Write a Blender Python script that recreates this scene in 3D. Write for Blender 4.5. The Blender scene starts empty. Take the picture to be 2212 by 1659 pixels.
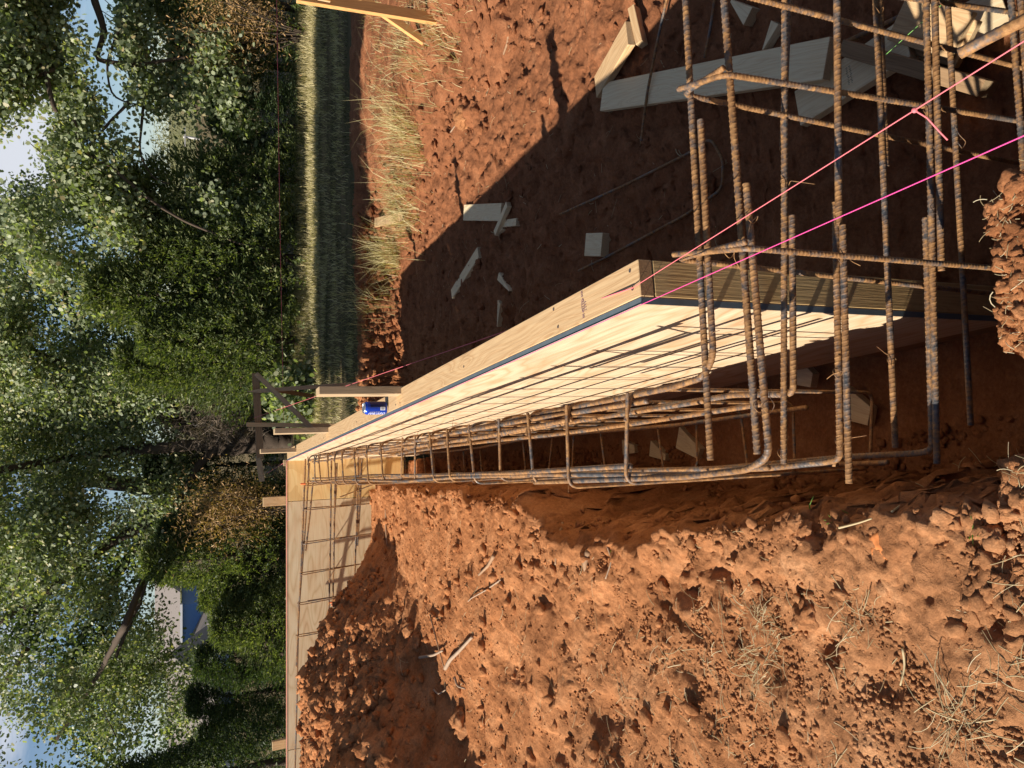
import bpy, bmesh, math, random
import numpy as np
from mathutils import Vector, Matrix

R = math.radians
EL, AZ = R(33.5), R(13)          # sun
rng = np.random.default_rng(7)
random.seed(7)
scene = bpy.context.scene
COL = scene.collection
EYE = 1.6                       # metres above the datum
PITCH = R(23.5)
FPX = 1662.0                    # focal length in survey pixels (2212 x 1659 frame)
CP, SP = math.cos(PITCH), math.sin(PITCH)

# ------------------------------------------------------------------ survey helpers
def ray(x, y):
    du = (829.5 - y) / FPX
    dv = (x - 1106.0) / FPX
    return np.array([du, CP - dv * SP, -(SP + dv * CP)])

def PD(x, y, drop):             # point at a given drop below the eye
    d = ray(x, y); t = -drop / d[2]
    return Vector((d[0] * t, d[1] * t, EYE - drop))

def PY(x, y, Y):                # point on a vertical plane at distance Y
    d = ray(x, y); t = Y / d[1]
    return Vector((d[0] * t, Y, EYE + d[2] * t))

# ------------------------------------------------------------------ numpy noise
def _hash(ix, iy, seed):
    h = (ix.astype(np.int64) * 374761393 + iy.astype(np.int64) * 668265263 + seed * 1442695041) & 0xFFFFFFFF
    h = ((h ^ (h >> 13)) * 1274126177) & 0xFFFFFFFF
    h = (h ^ (h >> 16)) & 0xFFFFFFFF
    return h.astype(np.float64) / 4294967295.0

def vnoise(x, y, seed=0):
    x = np.asarray(x, float); y = np.asarray(y, float)
    ix = np.floor(x); iy = np.floor(y)
    fx = x - ix; fy = y - iy
    fx = fx * fx * fx * (fx * (fx * 6 - 15) + 10); fy = fy * fy * fy * (fy * (fy * 6 - 15) + 10)
    a = _hash(ix, iy, seed); b = _hash(ix + 1, iy, seed); c = _hash(ix, iy + 1, seed); d = _hash(ix + 1, iy + 1, seed)
    return (a + (b - a) * fx) * (1 - fy) + (c + (d - c) * fx) * fy

def fbm(x, y, oct=4, seed=0, gain=.5):
    s = 0; a = 1; n = 0
    for o in range(oct):
        f = 2.03 ** o
        s = s + a * (vnoise(x * f + 17.1 * o, y * f - 9.7 * o, seed + o) * 2 - 1); n += a; a *= gain
    return s / n

def worley(x, y, seed=0):       # distance to the nearest feature point, and its id
    x = np.asarray(x, float); y = np.asarray(y, float)
    ix = np.floor(x); iy = np.floor(y)
    best = np.full(x.shape, 9.0); ident = np.zeros(x.shape)
    for dx in (-1, 0, 1):
        for dy in (-1, 0, 1):
            cx = ix + dx; cy = iy + dy
            px = cx + _hash(cx, cy, seed); py = cy + _hash(cx, cy, seed + 31)
            d = np.hypot(x - px, y - py)
            m = d < best
            best = np.where(m, d, best); ident = np.where(m, _hash(cx, cy, seed + 77), ident)
    return best, ident

def sstep(a, b, v):
    t = np.clip((v - a) / (b - a), 0, 1)
    return t * t * (3 - 2 * t)

# ------------------------------------------------------------------ the lie of the land
EDGE_Y = [0, 1.0, 1.82, 2.1, 2.3, 2.9, 3.15, 3.3, 4.4, 5.4, 6.6, 7.3]
EDGE_S = [-.53, -.53, -.54, -.58, -.66, -.67, -.60, -.50, -.42, -.36, -.33, -.33]
def xform_line(Y): return .183 - .1497 * (Y - 1.505)        # formwork face

def mound_of(X, Y):
    t = (X + 2.07) * -.864 + (Y - 3.86) * .503
    t = t + .22 * fbm(X * 1.7, Y * 1.7, 3, 51)
    h = .58 * (.6 * np.clip(t / .85, 0, 1) + .4 * sstep(.1, .85, t)) - .08 * sstep(1.1, 2.2, t)
    h = np.minimum(h, np.interp(X, [-3.2, -2.45, -1.95, -1.4, -.9], [.58, .50, .22, .0, 0]) + .05 * fbm(X * 2.3, Y * 2.3, 2, 53) * (X < -1.2))
    h = h * (1 - sstep(6.7, 7.35, Y)) * (1 - sstep(-1.0, -.75, X) * 1.0)
    return h, t

DENTS = []
for px, py, rx, ry, dp in [(1452, 1262, .10, .09, .11), (1400, 1300, .16, .08, .06), (1520, 1210, .07, .08, .07), (1300, 1330, .10, .10, .05), (1760, 1400, .05, .05, .05), (1880, 1480, .05, .06, .04), (1640, 1450, .10, .05, .05), (2140, 1355, .035, .03, .05), (1180, 1480, .12, .10, .05), (1290, 1560, .12, .10, .06), (1735, 1135, .07, .05, .06)]:
    q_ = PD(px, py, 1.46); DENTS.append((q_.x, q_.y, rx, ry, dp))
def dents(X, Y):
    z = 0
    wob = .35 * fbm(X * 7, Y * 7, 3, 33)
    for a, b, rx, ry, dp in DENTS:
        d = np.hypot((X - a) / rx, (Y - b) / ry) + wob
        z = z + .62 * dp * sstep(1.2, .35, d)
    return z

def base_h(X, Y):
    X = np.asarray(X, float); Y = np.asarray(Y, float)
    s = X - xform_line(Y)
    n1 = fbm(X * 1.1, Y * 1.1, 3, 3)
    n2 = fbm(X * 3.1, Y * 3.1, 3, 9)
    n3 = fbm(X * 9.0, Y * 9.0, 2, 15)
    field = np.interp(Y, [0, 4.5, 6.5, 8.4, 11.5, 14, 40], [-.06, -.08, -.2, -.3, -.37, -.42, -.6]) + .025 * n1
    mh, mt = mound_of(X, Y)
    led = fbm(X * 2.0 + 3.3, Y * 2.0, 3, 29) * 2.6
    led = np.floor(led) + sstep(.72, 1.0, led - np.floor(led))
    left = .12 + .05 * n1 + .02 * n2 + .022 * led * sstep(4.2, 2.6, Y) * sstep(1.3, 1.9, Y) - .19 * sstep(5.0, 6.6, Y) * sstep(-2.1, -1.35, X) - dents(X, Y) + mh 
    floor = -.62 + .085 * np.clip(s, 0, 2.2) - .19 * sstep(3.5, 8.3, Y) + .03 * n1 + .015 * n2
    toe = np.interp(Y, [0, 4.1, 7.9], [2.6, 2.25, 1.35]) + .15 * n1
    r = np.maximum(np.clip((X - toe) / 1.15, 0, 1) ** 1.15, sstep(8.24, 8.44, Y - .2 * X + .10 * n1 + .05 * n2))
    right = floor + (field + .05 * n2 * sstep(9.2, 8.2, Y) - floor) * r
    right = right + .09 * n2 * sstep(-.1, .3, r) * sstep(1.0, .5, r) * sstep(2, 3, Y)
    # footing trench below the form, and the cross trench at the near end
    tf = -.84 + .02 * n2
    right = tf + (right - tf) * sstep(.04, .3, s + .03 * n2) * sstep(1.35, 2.3, Y)
    sedge = np.interp(Y, EDGE_Y, EDGE_S)
    sedge = sedge + .05 * n2 + .035 * n3
    ww = np.interp(Y, [1, 2, 2.6, 3.3, 5, 7], [.11, .14, .26, .20, .12, .11])
    k = sstep(0, 1, (s - sedge) / ww)
    k = k * k * .4 + k * .6
    z = left + (right - left) * k
    # cross trench in front of the far wall
    kb = sstep(7.22, 7.42, Y + .06 * n2)
    zb = np.where(Y < 7.78, -.60, field)
    z = np.where((s < -.05) & (X < -.62), z + (zb - z) * kb, z)
    # near bank at the photographer's feet
    yn = np.interp(X, [-.4, -.16, -.1, .02, .06, .35, .45, 1], [1.0, .98, .84, .84, 1.0, 1.02, .9, .8]) + .03 * n2 + .03 * n3
    kn = sstep(yn + .05, yn - .01, Y)
    z = np.where(s > sedge, z + (.13 + .03 * n2 - z) * kn, z)
    return z

def PG(x, y, up=0.0):           # where the line of sight meets the ground
    d = ray(x, y)
    t = np.linspace(.8, 40, 16000)
    X = d[0] * t; Y = d[1] * t; Z = EYE + d[2] * t
    hit = np.argmax(Z < base_h(X, Y) + up)
    return Vector((X[hit], Y[hit], Z[hit]))

def H(X, Y): return float(base_h(np.array([X]), np.array([Y]))[0])

# ------------------------------------------------------------------ mesh helpers
def mesh_np(name, V, counts, loops, smooth=False):
    me = bpy.data.meshes.new(name)
    V = np.ascontiguousarray(V, np.float32); loops = np.ascontiguousarray(loops, np.int32); counts = np.ascontiguousarray(counts, np.int32)
    me.vertices.add(len(V)); me.vertices.foreach_set('co', V.ravel())
    me.loops.add(len(loops)); me.loops.foreach_set('vertex_index', loops)
    me.polygons.add(len(counts))
    st = np.concatenate([[0], np.cumsum(counts)[:-1]]).astype(np.int32)
    me.polygons.foreach_set('loop_start', st)
    me.polygons.foreach_set('loop_total', counts)
    if smooth: me.polygons.foreach_set('use_smooth', np.ones(len(counts), bool))
    me.update(calc_edges=True)
    return me

def link(o, parent=None):
    COL.objects.link(o)
    if parent is not None:
        o.parent = parent
    return o

def put(name, me, mats=None, parent=None, world=None):
    o = bpy.data.objects.new(name, me)
    for m in (mats if isinstance(mats, (list, tuple)) else [mats] if mats else []):
        me.materials.append(m)
    link(o, parent)
    w = world or Matrix.Identity(4)
    if parent is not None:
        w = Matrix.Translation(-parent.location) @ w
    o.matrix_basis = w
    return o

def tag(o, label, cat, group=None):
    o['label'] = label; o['category'] = cat
    if group: o['group'] = group
    return o

def kind(o, k): o['kind'] = k; return o

def thing(name, label, cat, loc, group=None):
    o = bpy.data.objects.new(name, None); o.empty_display_size = .1
    o.location = loc; COL.objects.link(o)
    return tag(o, label, cat, group)

def bm_mesh(name, bm, smooth=False):
    me = bpy.data.meshes.new(name); bm.to_mesh(me); bm.free()
    if smooth: me.polygons.foreach_set('use_smooth', [True] * len(me.polygons))
    me.update(); return me

def frame(p0, p1, up):
    x = (p1 - p0).normalized(); z = (up - x * up.dot(x)).normalized(); y = z.cross(x)
    m = Matrix((x, y, z)).transposed().to_4x4(); m.translation = (p0 + p1) / 2
    return m

def board_mesh(name, L, w, t, bevel=.002, warp=0.0, pointed=0.0, skew=0.0):
    bm = bmesh.new()
    n = max(2, min(14, int(L / .12)))
    rows = []
    for i in range(n + 1):
        x = -L / 2 + L * i / n
        q = i / n * 2 - 1
        dz = warp * (1 - q * q); dy = warp * .5 * math.sin(q * 2.1)
        sc = 1.0
        if pointed and x > L / 2 - pointed: sc = max(.06, (L / 2 - x) / pointed)
        xs = (lambda yy: skew * yy if i == n else 0.0)
        rows.append([bm.verts.new((x + xs(a * w / 2), a * w / 2 * sc + dy, b * t / 2 + dz)) for a, b in ((-1, -1), (1, -1), (1, 1), (-1, 1))])
    for i in range(n):
        for j in range(4):
            bm.faces.new((rows[i][j], rows[i][(j + 1) % 4], rows[i + 1][(j + 1) % 4], rows[i + 1][j]))
    bm.faces.new(rows[0][::-1]); bm.faces.new(rows[-1])
    bmesh.ops.recalc_face_normals(bm, faces=bm.faces)
    es = [e for e in bm.edges if len(e.link_faces) == 2 and e.calc_face_angle(0) > .5]
    if bevel: bmesh.ops.bevel(bm, geom=es, offset=min(bevel, t * .3), segments=1, affect='EDGES')
    for f in bm.faces:
        if abs(f.normal.x) > .8: f.material_index = 1
    return bm_mesh(name, bm)

def board(name, p0, p1, w, t, up, mats, parent=None, **k):
    p0, p1, up = Vector(p0), Vector(p1), Vector(up)
    me = board_mesh(name, (p1 - p0).length, w, t, **k)
    return put(name, me, mats, parent, frame(p0, p1, up))

def tri_prism(name, L, w, t, mats, parent=None, world=None, blunt=.12):   # a sawn wedge
    bm = bmesh.new()
    a = [bm.verts.new((x, y, z)) for z in (-t / 2, t / 2) for x, y in ((-L / 2, -w / 2), (L / 2, -w * blunt), (L / 2, w * blunt * .2), (-L / 2, w / 2))]
    bm.faces.new(a[0:4][::-1]); bm.faces.new(a[4:8])
    for i in range(4):
        bm.faces.new((a[i], a[(i + 1) % 4], a[4 + (i + 1) % 4], a[4 + i]))
    bmesh.ops.recalc_face_normals(bm, faces=bm.faces)
    bmesh.ops.bevel(bm, geom=bm.edges[:], offset=.0015, segments=1, affect='EDGES')
    for f in bm.faces:
        if abs(f.normal.x) > .8: f.material_index = 1
    return put(name, bm_mesh(name, bm), mats, parent, world)

def resample(pts, step, fillet=0.0):
    P = [np.array(p, float) for p in pts]
    if fillet > 0 and len(P) > 2:
        out = [P[0]]
        for i in range(1, len(P) - 1):
            a, b, c = P[i - 1], P[i], P[i + 1]
            d1 = (a - b); d2 = (c - b); l1 = np.linalg.norm(d1); l2 = np.linalg.norm(d2)
            f = min(fillet, l1 * .45, l2 * .45)
            s, e = b + d1 / l1 * f, b + d2 / l2 * f
            for k in range(9):
                u = k / 8
                out.append((1 - u) ** 2 * s + 2 * u * (1 - u) * b + u * u * e)
        out.append(P[-1]); P = out
    P = np.array(P)
    seg = np.linalg.norm(np.diff(P, axis=0), axis=1); keep = np.concatenate([[True], seg > 1e-6]); P = P[keep]
    seg = np.linalg.norm(np.diff(P, axis=0), axis=1); cum = np.concatenate([[0], np.cumsum(seg)])
    n = max(2, int(round(cum[-1] / step)) + 1)
    q = np.linspace(0, cum[-1], n)
    return np.stack([np.interp(q, cum, P[:, k]) for k in range(3)], 1), q

def sweep(name, C, radius, seg, prof=None, cap=True, smooth=True):
    """tube along points C; radius is a number, an array per ring, or prof(s_index, theta)"""
    n = len(C)
    T = np.gradient(C, axis=0); T /= np.linalg.norm(T, axis=1)[:, None] + 1e-12
    ref = np.array([0, 0, 1.0]) if abs(T[0][2]) < .9 else np.array([1.0, 0, 0])
    N = np.zeros_like(C); v = np.cross(T[0], ref); v /= np.linalg.norm(v); N[0] = v
    for i in range(1, n):
        v = N[i - 1] - T[i] * np.dot(N[i - 1], T[i]); N[i] = v / (np.linalg.norm(v) + 1e-12)
    B = np.cross(T, N)
    th = np.linspace(0, 2 * math.pi, seg, endpoint=False)
    if prof is not None: rad = prof(th)
    else: rad = np.broadcast_to(np.asarray(radius, float).reshape(-1, 1), (n, seg))
    V = C[:, None, :] + rad[:, :, None] * (np.cos(th)[None, :, None] * N[:, None, :] + np.sin(th)[None, :, None] * B[:, None, :])
    V = V.reshape(-1, 3)
    i = np.arange(n - 1)[:, None] * seg; j = np.arange(seg)[None, :]; j2 = (j + 1) % seg
    F = np.stack([i + j, i + j2, i + seg + j2, i + seg + j], -1).reshape(-1)
    counts = np.full((n - 1) * seg, 4)
    if cap:
        F = np.concatenate([F, np.arange(seg)[::-1], (n - 1) * seg + np.arange(seg)])
        counts = np.concatenate([counts, [seg, seg]])
    return V, counts, F

def tube(name, pts, radius, mats, parent=None, seg=6, step=.02, fillet=0.0, taper=None):
    C, q = resample(pts, step, fillet)
    rad = radius if taper is None else np.interp(q / q[-1], [0, 1], [radius, radius * taper])
    rad = np.broadcast_to(rad, (len(C),))
    V, c, F = sweep(name, C, rad, seg)
    return put(name, mesh_np(name, V, c, F, True), mats, parent)

def rebar(name, pts, rad, parent, mat, fine=True, fillet=.05, spin=0.0):
    pitch = .78 * 2 * rad
    step = pitch / (9 if fine else 3.0)
    C, q = resample(pts, step, fillet)
    seg = 14 if fine else 7
    hgt = rad * (.14 if fine else .12)
    def prof(th):
        th = th[None, :] + spin
        side = np.where(np.sin(th) > 0, 1.0, -1.0)
        ph = q[:, None] / pitch + side * np.cos(th) * (.22 if fine else .1) + (side > 0) * .5
        rib = np.clip(np.cos(2 * math.pi * ph) * 2.4 - 1.25, 0, 1) if fine else np.clip(np.cos(2 * math.pi * ph) * 1.6 - .55, 0, 1)
        cres = np.clip(np.abs(np.sin(th)) * 1.5, 0, 1)
        spine = np.clip(1.4 - np.abs(np.sin(th)) / .2, 0, 1)
        return rad * (1 - .03) + hgt * np.maximum(rib * cres, spine * .75)
    V, c, F = sweep(name, C, None, seg, prof)
    me = mesh_np(name, V, c, F, True)
    return put(name, me, mat, parent)

# ------------------------------------------------------------------ materials
class NT:
    def __init__(s, name, world=None):
        if world: s.m = world
        else: s.m = bpy.data.materials.new(name)
        s.m.use_nodes = True; s.t = s.m.node_tree; s.t.nodes.clear()
    def n(s, typ, **k):
        nd = s.t.nodes.new(typ)
        for a, b in k.items():
            if a in nd.inputs and not hasattr(nd, a): nd.inputs[a].default_value = b
            else: setattr(nd, a, b)
        return nd
    def set(s, nd, **k):
        for a, b in k.items(): nd.inputs[a.replace('_', ' ')].default_value = b
        return nd
    def l(s, a, b): s.t.links.new(a, b)
    def coord(s, kind='Object', scale=(1, 1, 1), rot=(0, 0, 0), loc=(0, 0, 0)):
        c = s.n('ShaderNodeTexCoord'); mp = s.n('ShaderNodeMapping')
        mp.inputs['Scale'].default_value = scale; mp.inputs['Rotation'].default_value = rot; mp.inputs['Location'].default_value = loc
        s.l(c.outputs[kind], mp.inputs['Vector']); return mp.outputs['Vector']
    def noise(s, vec, scale, detail=4, rough=.55, dist=0.0):
        nd = s.n('ShaderNodeTexNoise')
        s.set(nd, Scale=scale, Detail=detail, Roughness=rough, Distortion=dist)
        if vec is not None: s.l(vec, nd.inputs['Vector'])
        return nd.outputs['Fac']
    def ramp(s, fac, stops):
        nd = s.n('ShaderNodeValToRGB'); e = nd.color_ramp.elements
        while len(e) < len(stops): e.new(.5)
        for i, (p, c) in enumerate(stops):
            e[i].position = p; e[i].color = (*c, 1) if len(c) == 3 else c
        s.l(fac, nd.inputs['Fac']); return nd.outputs['Color']
    def mix(s, fac, a, b, mode='MIX'):
        nd = s.n('ShaderNodeMix', data_type='RGBA', blend_type=mode)
        for sock, v in ((nd.inputs['Factor'], fac), (nd.inputs[6], a), (nd.inputs[7], b)):
            if hasattr(v, 'links') or hasattr(v, 'is_linked'): s.l(v, sock)
            elif isinstance(v, (int, float)): sock.default_value = v
            else: sock.default_value = (*v, 1) if len(v) == 3 else v
        return nd.outputs[2]
    def math(s, op, a, b=0.0, c=None):
        nd = s.n('ShaderNodeMath', operation=op)
        for i, v in enumerate((a, b) if c is None else (a, b, c)):
            if hasattr(v, 'is_linked'): s.l(v, nd.inputs[i])
            else: nd.inputs[i].default_value = v
        return nd.outputs[0]
    def bump(s, height, strength=.4, dist=.01, prev=None):
        nd = s.n('ShaderNodeBump'); nd.inputs['Strength'].default_value = strength; nd.inputs['Distance'].default_value = dist
        s.l(height, nd.inputs['Height'])
        if prev is not None: s.l(prev, nd.inputs['Normal'])
        return nd.outputs['Normal']
    def out(s, color, rough=.8, normal=None, metal=0.0, spec=.3, trans=None):
        p = s.n('ShaderNodeBsdfPrincipled')
        if hasattr(color, 'is_linked'): s.l(color, p.inputs['Base Color'])
        else: p.inputs['Base Color'].default_value = (*color, 1)
        for nm, v in (('Roughness', rough), ('Metallic', metal), ('Specular IOR Level', spec)):
            if hasattr(v, 'is_linked'): s.l(v, p.inputs[nm])
            else: p.inputs[nm].default_value = v
        if normal is not None: s.l(normal, p.inputs['Normal'])
        o = s.n('ShaderNodeOutputMaterial'); sh = p.outputs[0]
        if trans is not None:
            tr = s.n('ShaderNodeBsdfTranslucent'); mx = s.n('ShaderNodeMixShader'); mx.inputs[0].default_value = trans[0]
            col = trans[1]
            if hasattr(col, 'is_linked'): s.l(col, tr.inputs['Color'])
            else: tr.inputs['Color'].default_value = (*col, 1)
            s.l(sh, mx.inputs[1]); s.l(tr.outputs[0], mx.inputs[2]); sh = mx.outputs[0]
        s.l(sh, o.inputs['Surface'])
        return s.m

def mat_dirt(name, tan=0.5):
    t = NT(name); v = t.coord('Object')
    big = t.noise(v, .9, 3); mid = t.noise(v, 6, 5, .65); fine = t.noise(v, 75, 6, .78); grit = t.noise(v, 260, 3, .7)
    c = t.ramp(mid, [(.28, (.21, .080, .030)), (.5, (.36, .148, .058)), (.72, (.48, .225, .10))])
    c2 = t.ramp(mid, [(.28, (.21, .105, .05)), (.55, (.37, .20, .10)), (.75, (.50, .31, .175))])
    geo = t.n('ShaderNodeSeparateXYZ'); t.l(v, geo.inputs[0])
    f = t.math('MULTIPLY_ADD', geo.outputs[1], -.33, 1.15)          # drier and paler turf-stripped soil towards the near end
    f = t.math('ADD', f, t.math('MULTIPLY_ADD', big, 1.2, -.6))
    lft = t.math('MULTIPLY_ADD', geo.outputs[0], -1.2, .5)
    f = t.math('MULTIPLY', t.math('MINIMUM', t.math('MAXIMUM', f, 0.0), 1.0), t.math('MINIMUM', t.math('MAXIMUM', lft, 0.0), 1.0))
    c = t.mix(t.math('MULTIPLY', f, .62), c, c2)
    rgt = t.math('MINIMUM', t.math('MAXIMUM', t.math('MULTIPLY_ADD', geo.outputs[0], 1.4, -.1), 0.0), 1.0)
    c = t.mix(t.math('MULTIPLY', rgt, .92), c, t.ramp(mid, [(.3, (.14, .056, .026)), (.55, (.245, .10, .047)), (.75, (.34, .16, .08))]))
    # darker red-brown with depth below the datum
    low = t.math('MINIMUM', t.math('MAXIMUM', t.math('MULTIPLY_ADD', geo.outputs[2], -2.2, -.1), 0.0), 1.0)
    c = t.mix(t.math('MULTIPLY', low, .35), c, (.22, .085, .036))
    vor = t.n('ShaderNodeTexVoronoi'); t.set(vor, Scale=42.0); t.l(v, vor.inputs['Vector'])
    c = t.mix(.55, c, t.ramp(fine, [(.25, (.22, .18, .15)), (.5, (.58, .56, .54)), (.75, (1.0, .97, .92))]), 'OVERLAY')
    c = t.mix(t.math('MULTIPLY', t.math('GREATER_THAN', grit, .69), .5), c, (.55, .36, .22))
    h = t.math('ADD', t.math('MULTIPLY', fine, 1.0), t.math('MULTIPLY', vor.outputs['Distance'], .5))
    h = t.math('ADD', h, t.math('MULTIPLY', grit, .35))
    nb = t.bump(h, .75, .011)
    return t.out(c, .95, nb, spec=.12)

def mat_field():
    t = NT('field_turf'); v = t.coord('Object'); st = t.coord('Object', (.25, 2.2, 1))
    a = t.noise(st, 1.5, 5, .6); b = t.noise(v, 24, 4, .7)
    c = t.ramp(a, [(.3, (.06, .055, .026)), (.5, (.12, .095, .05)), (.68, (.20, .145, .08))])
    c = t.mix(.6, c, t.ramp(b, [(.3, (.25, .25, .25)), (.7, (.85, .85, .8))]), 'OVERLAY')
    return t.out(c, .95, t.bump(b, .9, .03), spec=.1)

def mat_wood(name, light, dark, scale=1.0, knots=True, rough=.7, bump=.25):
    t = NT(name)
    oi = t.n('ShaderNodeObjectInfo')
    cb = t.n('ShaderNodeCombineXYZ'); t.l(t.math('MULTIPLY', oi.outputs['Random'], 37.0), cb.inputs[0]); t.l(t.math('MULTIPLY', oi.outputs['Random'], 91.0), cb.inputs[1])
    tc = t.n('ShaderNodeTexCoord'); ad = t.n('ShaderNodeVectorMath', operation='ADD')
    t.l(tc.outputs['Object'], ad.inputs[0]); t.l(cb.outputs[0], ad.inputs[1])
    def mp(sc):
        m = t.n('ShaderNodeMapping'); m.inputs['Scale'].default_value = sc; t.l(ad.outputs[0], m.inputs['Vector']); return m.outputs[0]
    warp = t.noise(mp((1.2, 7, 7)), 1.0 * scale, 2, .5)
    w = t.n('ShaderNodeTexWave', wave_type='BANDS', bands_direction='Y'); t.set(w, Scale=9.0 * scale, Distortion=0.0, Detail=0.0)
    ds = t.n('ShaderNodeVectorMath', operation='ADD'); cz = t.n('ShaderNodeCombineXYZ')
    t.l(t.math('MULTIPLY', warp, .42), cz.inputs[1]); t.l(mp((.0, 1, .6)), ds.inputs[0]); t.l(cz.outputs[0], ds.inputs[1]); t.l(ds.outputs[0], w.inputs['Vector'])
    fib = t.noise(mp((6, 160, 160)), 1.0, 3, .6)
    blot = t.noise(mp((1.5, 4, 4)), 1.3, 3, .6)
    mixd = tuple(l * .62 + d * .38 for l, d in zip(light, dark))
    c = t.ramp(w.outputs['Fac'], [(.0, light), (.62, mixd), (.93, dark), (1.0, light)])
    c = t.mix(.5, c, t.mix(blot, light, mixd))
    c = t.mix(.28, c, t.ramp(fib, [(.3, (.3, .28, .25)), (.6, (.75, .75, .75))]), 'OVERLAY')
    if knots:
        vo = t.n('ShaderNodeTexVoronoi'); t.set(vo, Scale=1.0, Randomness=1.0); t.l(mp((1.7, 5.5, 3)), vo.inputs['Vector'])
        k = t.ramp(vo.outputs['Distance'], [(.0, (1, 1, 1)), (.07, (.8, .8, .8)), (.11, (.12, .12, .12)), (.2, (0, 0, 0))])
        c = t.mix(t.math('MULTIPLY', k, .75), c, tuple(x * .42 for x in dark))
    c = t.mix(.2, c, t.mix(oi.outputs['Random'], (.42, .42, .42), (.62, .6, .58)), 'OVERLAY')
    nb = t.bump(fib, bump, .002)
    return t.out(c, rough, nb, spec=.25)

def mat_ply(name, light, dark, wet=None, weather=0.0):
    t = NT(name); tc = t.n('ShaderNodeTexCoord')
    oi = t.n('ShaderNodeObjectInfo'); cb = t.n('ShaderNodeCombineXYZ')
    t.l(t.math('MULTIPLY', oi.outputs['Random'], 23.0), cb.inputs[0]); t.l(t.math('MULTIPLY', oi.outputs['Random'], 57.0), cb.inputs[1])
    ad = t.n('ShaderNodeVectorMath', operation='ADD'); t.l(tc.outputs['Object'], ad.inputs[0]); t.l(cb.outputs[0], ad.inputs[1])
    def mp(sc):
        m = t.n('ShaderNodeMapping'); m.inputs['Scale'].default_value = sc; t.l(ad.outputs[0], m.inputs['Vector']); return m.outputs[0]
    # rotary-cut figure: contour lines of a smooth stretched field
    f = t.noise(mp((.55, 2.6, 1)), 1.4, 2, .45)
    ln = t.math('FRACT', t.math('MULTIPLY', f, 17.0))
    fig = t.math('POWER', t.math('ABSOLUTE', t.math('MULTIPLY_ADD', ln, 2.0, -1.0)), 2.5)
    zone = t.noise(mp((.8, 2.0, 1)), 1.0, 2)
    c = t.mix(t.math('MULTIPLY', fig, t.math('MULTIPLY', zone, 1.25)), light, dark)
    blot = t.noise(mp((1.2, 3, 1)), 2.2, 4, .6)
    c = t.mix(.35, c, t.ramp(blot, [(.35, (.40, .36, .32)), (.65, (.62, .62, .62))]), 'OVERLAY')
    fib = t.noise(mp((5, 130, 50)), 1.0, 3, .6)
    c = t.mix(.25, c, t.ramp(fib, [(.3, (.3, .28, .26)), (.62, (.7, .7, .7))]), 'OVERLAY')
    vo = t.n('ShaderNodeTexVoronoi'); t.set(vo, Scale=1.0, Randomness=1.0); t.l(mp((2.2, 3.4, 1)), vo.inputs['Vector'])
    k = t.ramp(vo.outputs['Distance'], [(.0, (1, 1, 1)), (.05, (.7, .7, .7)), (.075, (1, 1, 1)), (.1, (.0, .0, .0))])
    c = t.mix(t.math('MULTIPLY', k, .5 if weather else .12), c, tuple(x * .35 for x in dark))
    if wet:
        wn = t.noise(mp((3.0, 3.0, 1)), 1.3, 1, .4)
        c = t.mix(t.math('MULTIPLY', t.math('GREATER_THAN', wn, .52), .45), c, wet)
    return t.out(c, .72, t.bump(fib, .15, .001), spec=.25)

def mat_plain(name, col, rough=.6, metal=0.0, var=.0, spec=.4):
    t = NT(name); v = t.coord('Object'); n = t.noise(v, 30, 4, .6)
    c = t.mix(n, tuple(x * (1 - var) for x in col), tuple(min(1, x * (1 + var)) for x in col))
    return t.out(c, rough, t.bump(n, .15, .001), metal, spec)

def mat_rebar(name, rust=.5):
    t = NT(name); v = t.coord('Object')
    a = t.noise(v, 7, 4, .65); b = t.noise(v, 60, 4, .7)
    f = t.math('ADD', t.math('MULTIPLY', a, .65), t.math('MULTIPLY', b, .45))
    r = .56 - .22 * (rust - .5) * 2 * .5
    k = t.ramp(f, [(r - .08, (0, 0, 0)), (r + .06, (1, 1, 1))])
    rustc = t.ramp(b, [(.3, (.07, .034, .013)), (.5, (.19, .093, .033)), (.72, (.33, .18, .07))])
    steel = t.ramp(b, [(.3, (.055, .057, .062)), (.6, (.135, .134, .134)), (.8, (.28, .28, .28))])
    c = t.mix(k, steel, rustc)
    g = t.n('ShaderNodeNewGeometry'); pt = t.ramp(g.outputs['Pointiness'], [(.44, (.35, .3, .27)), (.5, (.5, .5, .5)), (.58, (.72, .7, .66))])
    c = t.mix(.8, c, pt, 'OVERLAY')
    met = t.math('MULTIPLY_ADD', k, -.35, .38)
    ro = t.math('MULTIPLY_ADD', k, .35, .38)
    return t.out(c, ro, t.bump(b, .25, .001), met, .5)

def mat_leaf(name, stops, rough=.45, spec=.5, trans=.25):
    t = NT(name); g = t.n('ShaderNodeNewGeometry')
    c = t.ramp(g.outputs['Random Per Island'], stops)
    tc = t.mix(1.0, c, (1.5, 1.7, .55), 'MULTIPLY')
    return t.out(c, rough, None, 0, spec, (trans, tc))

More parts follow.
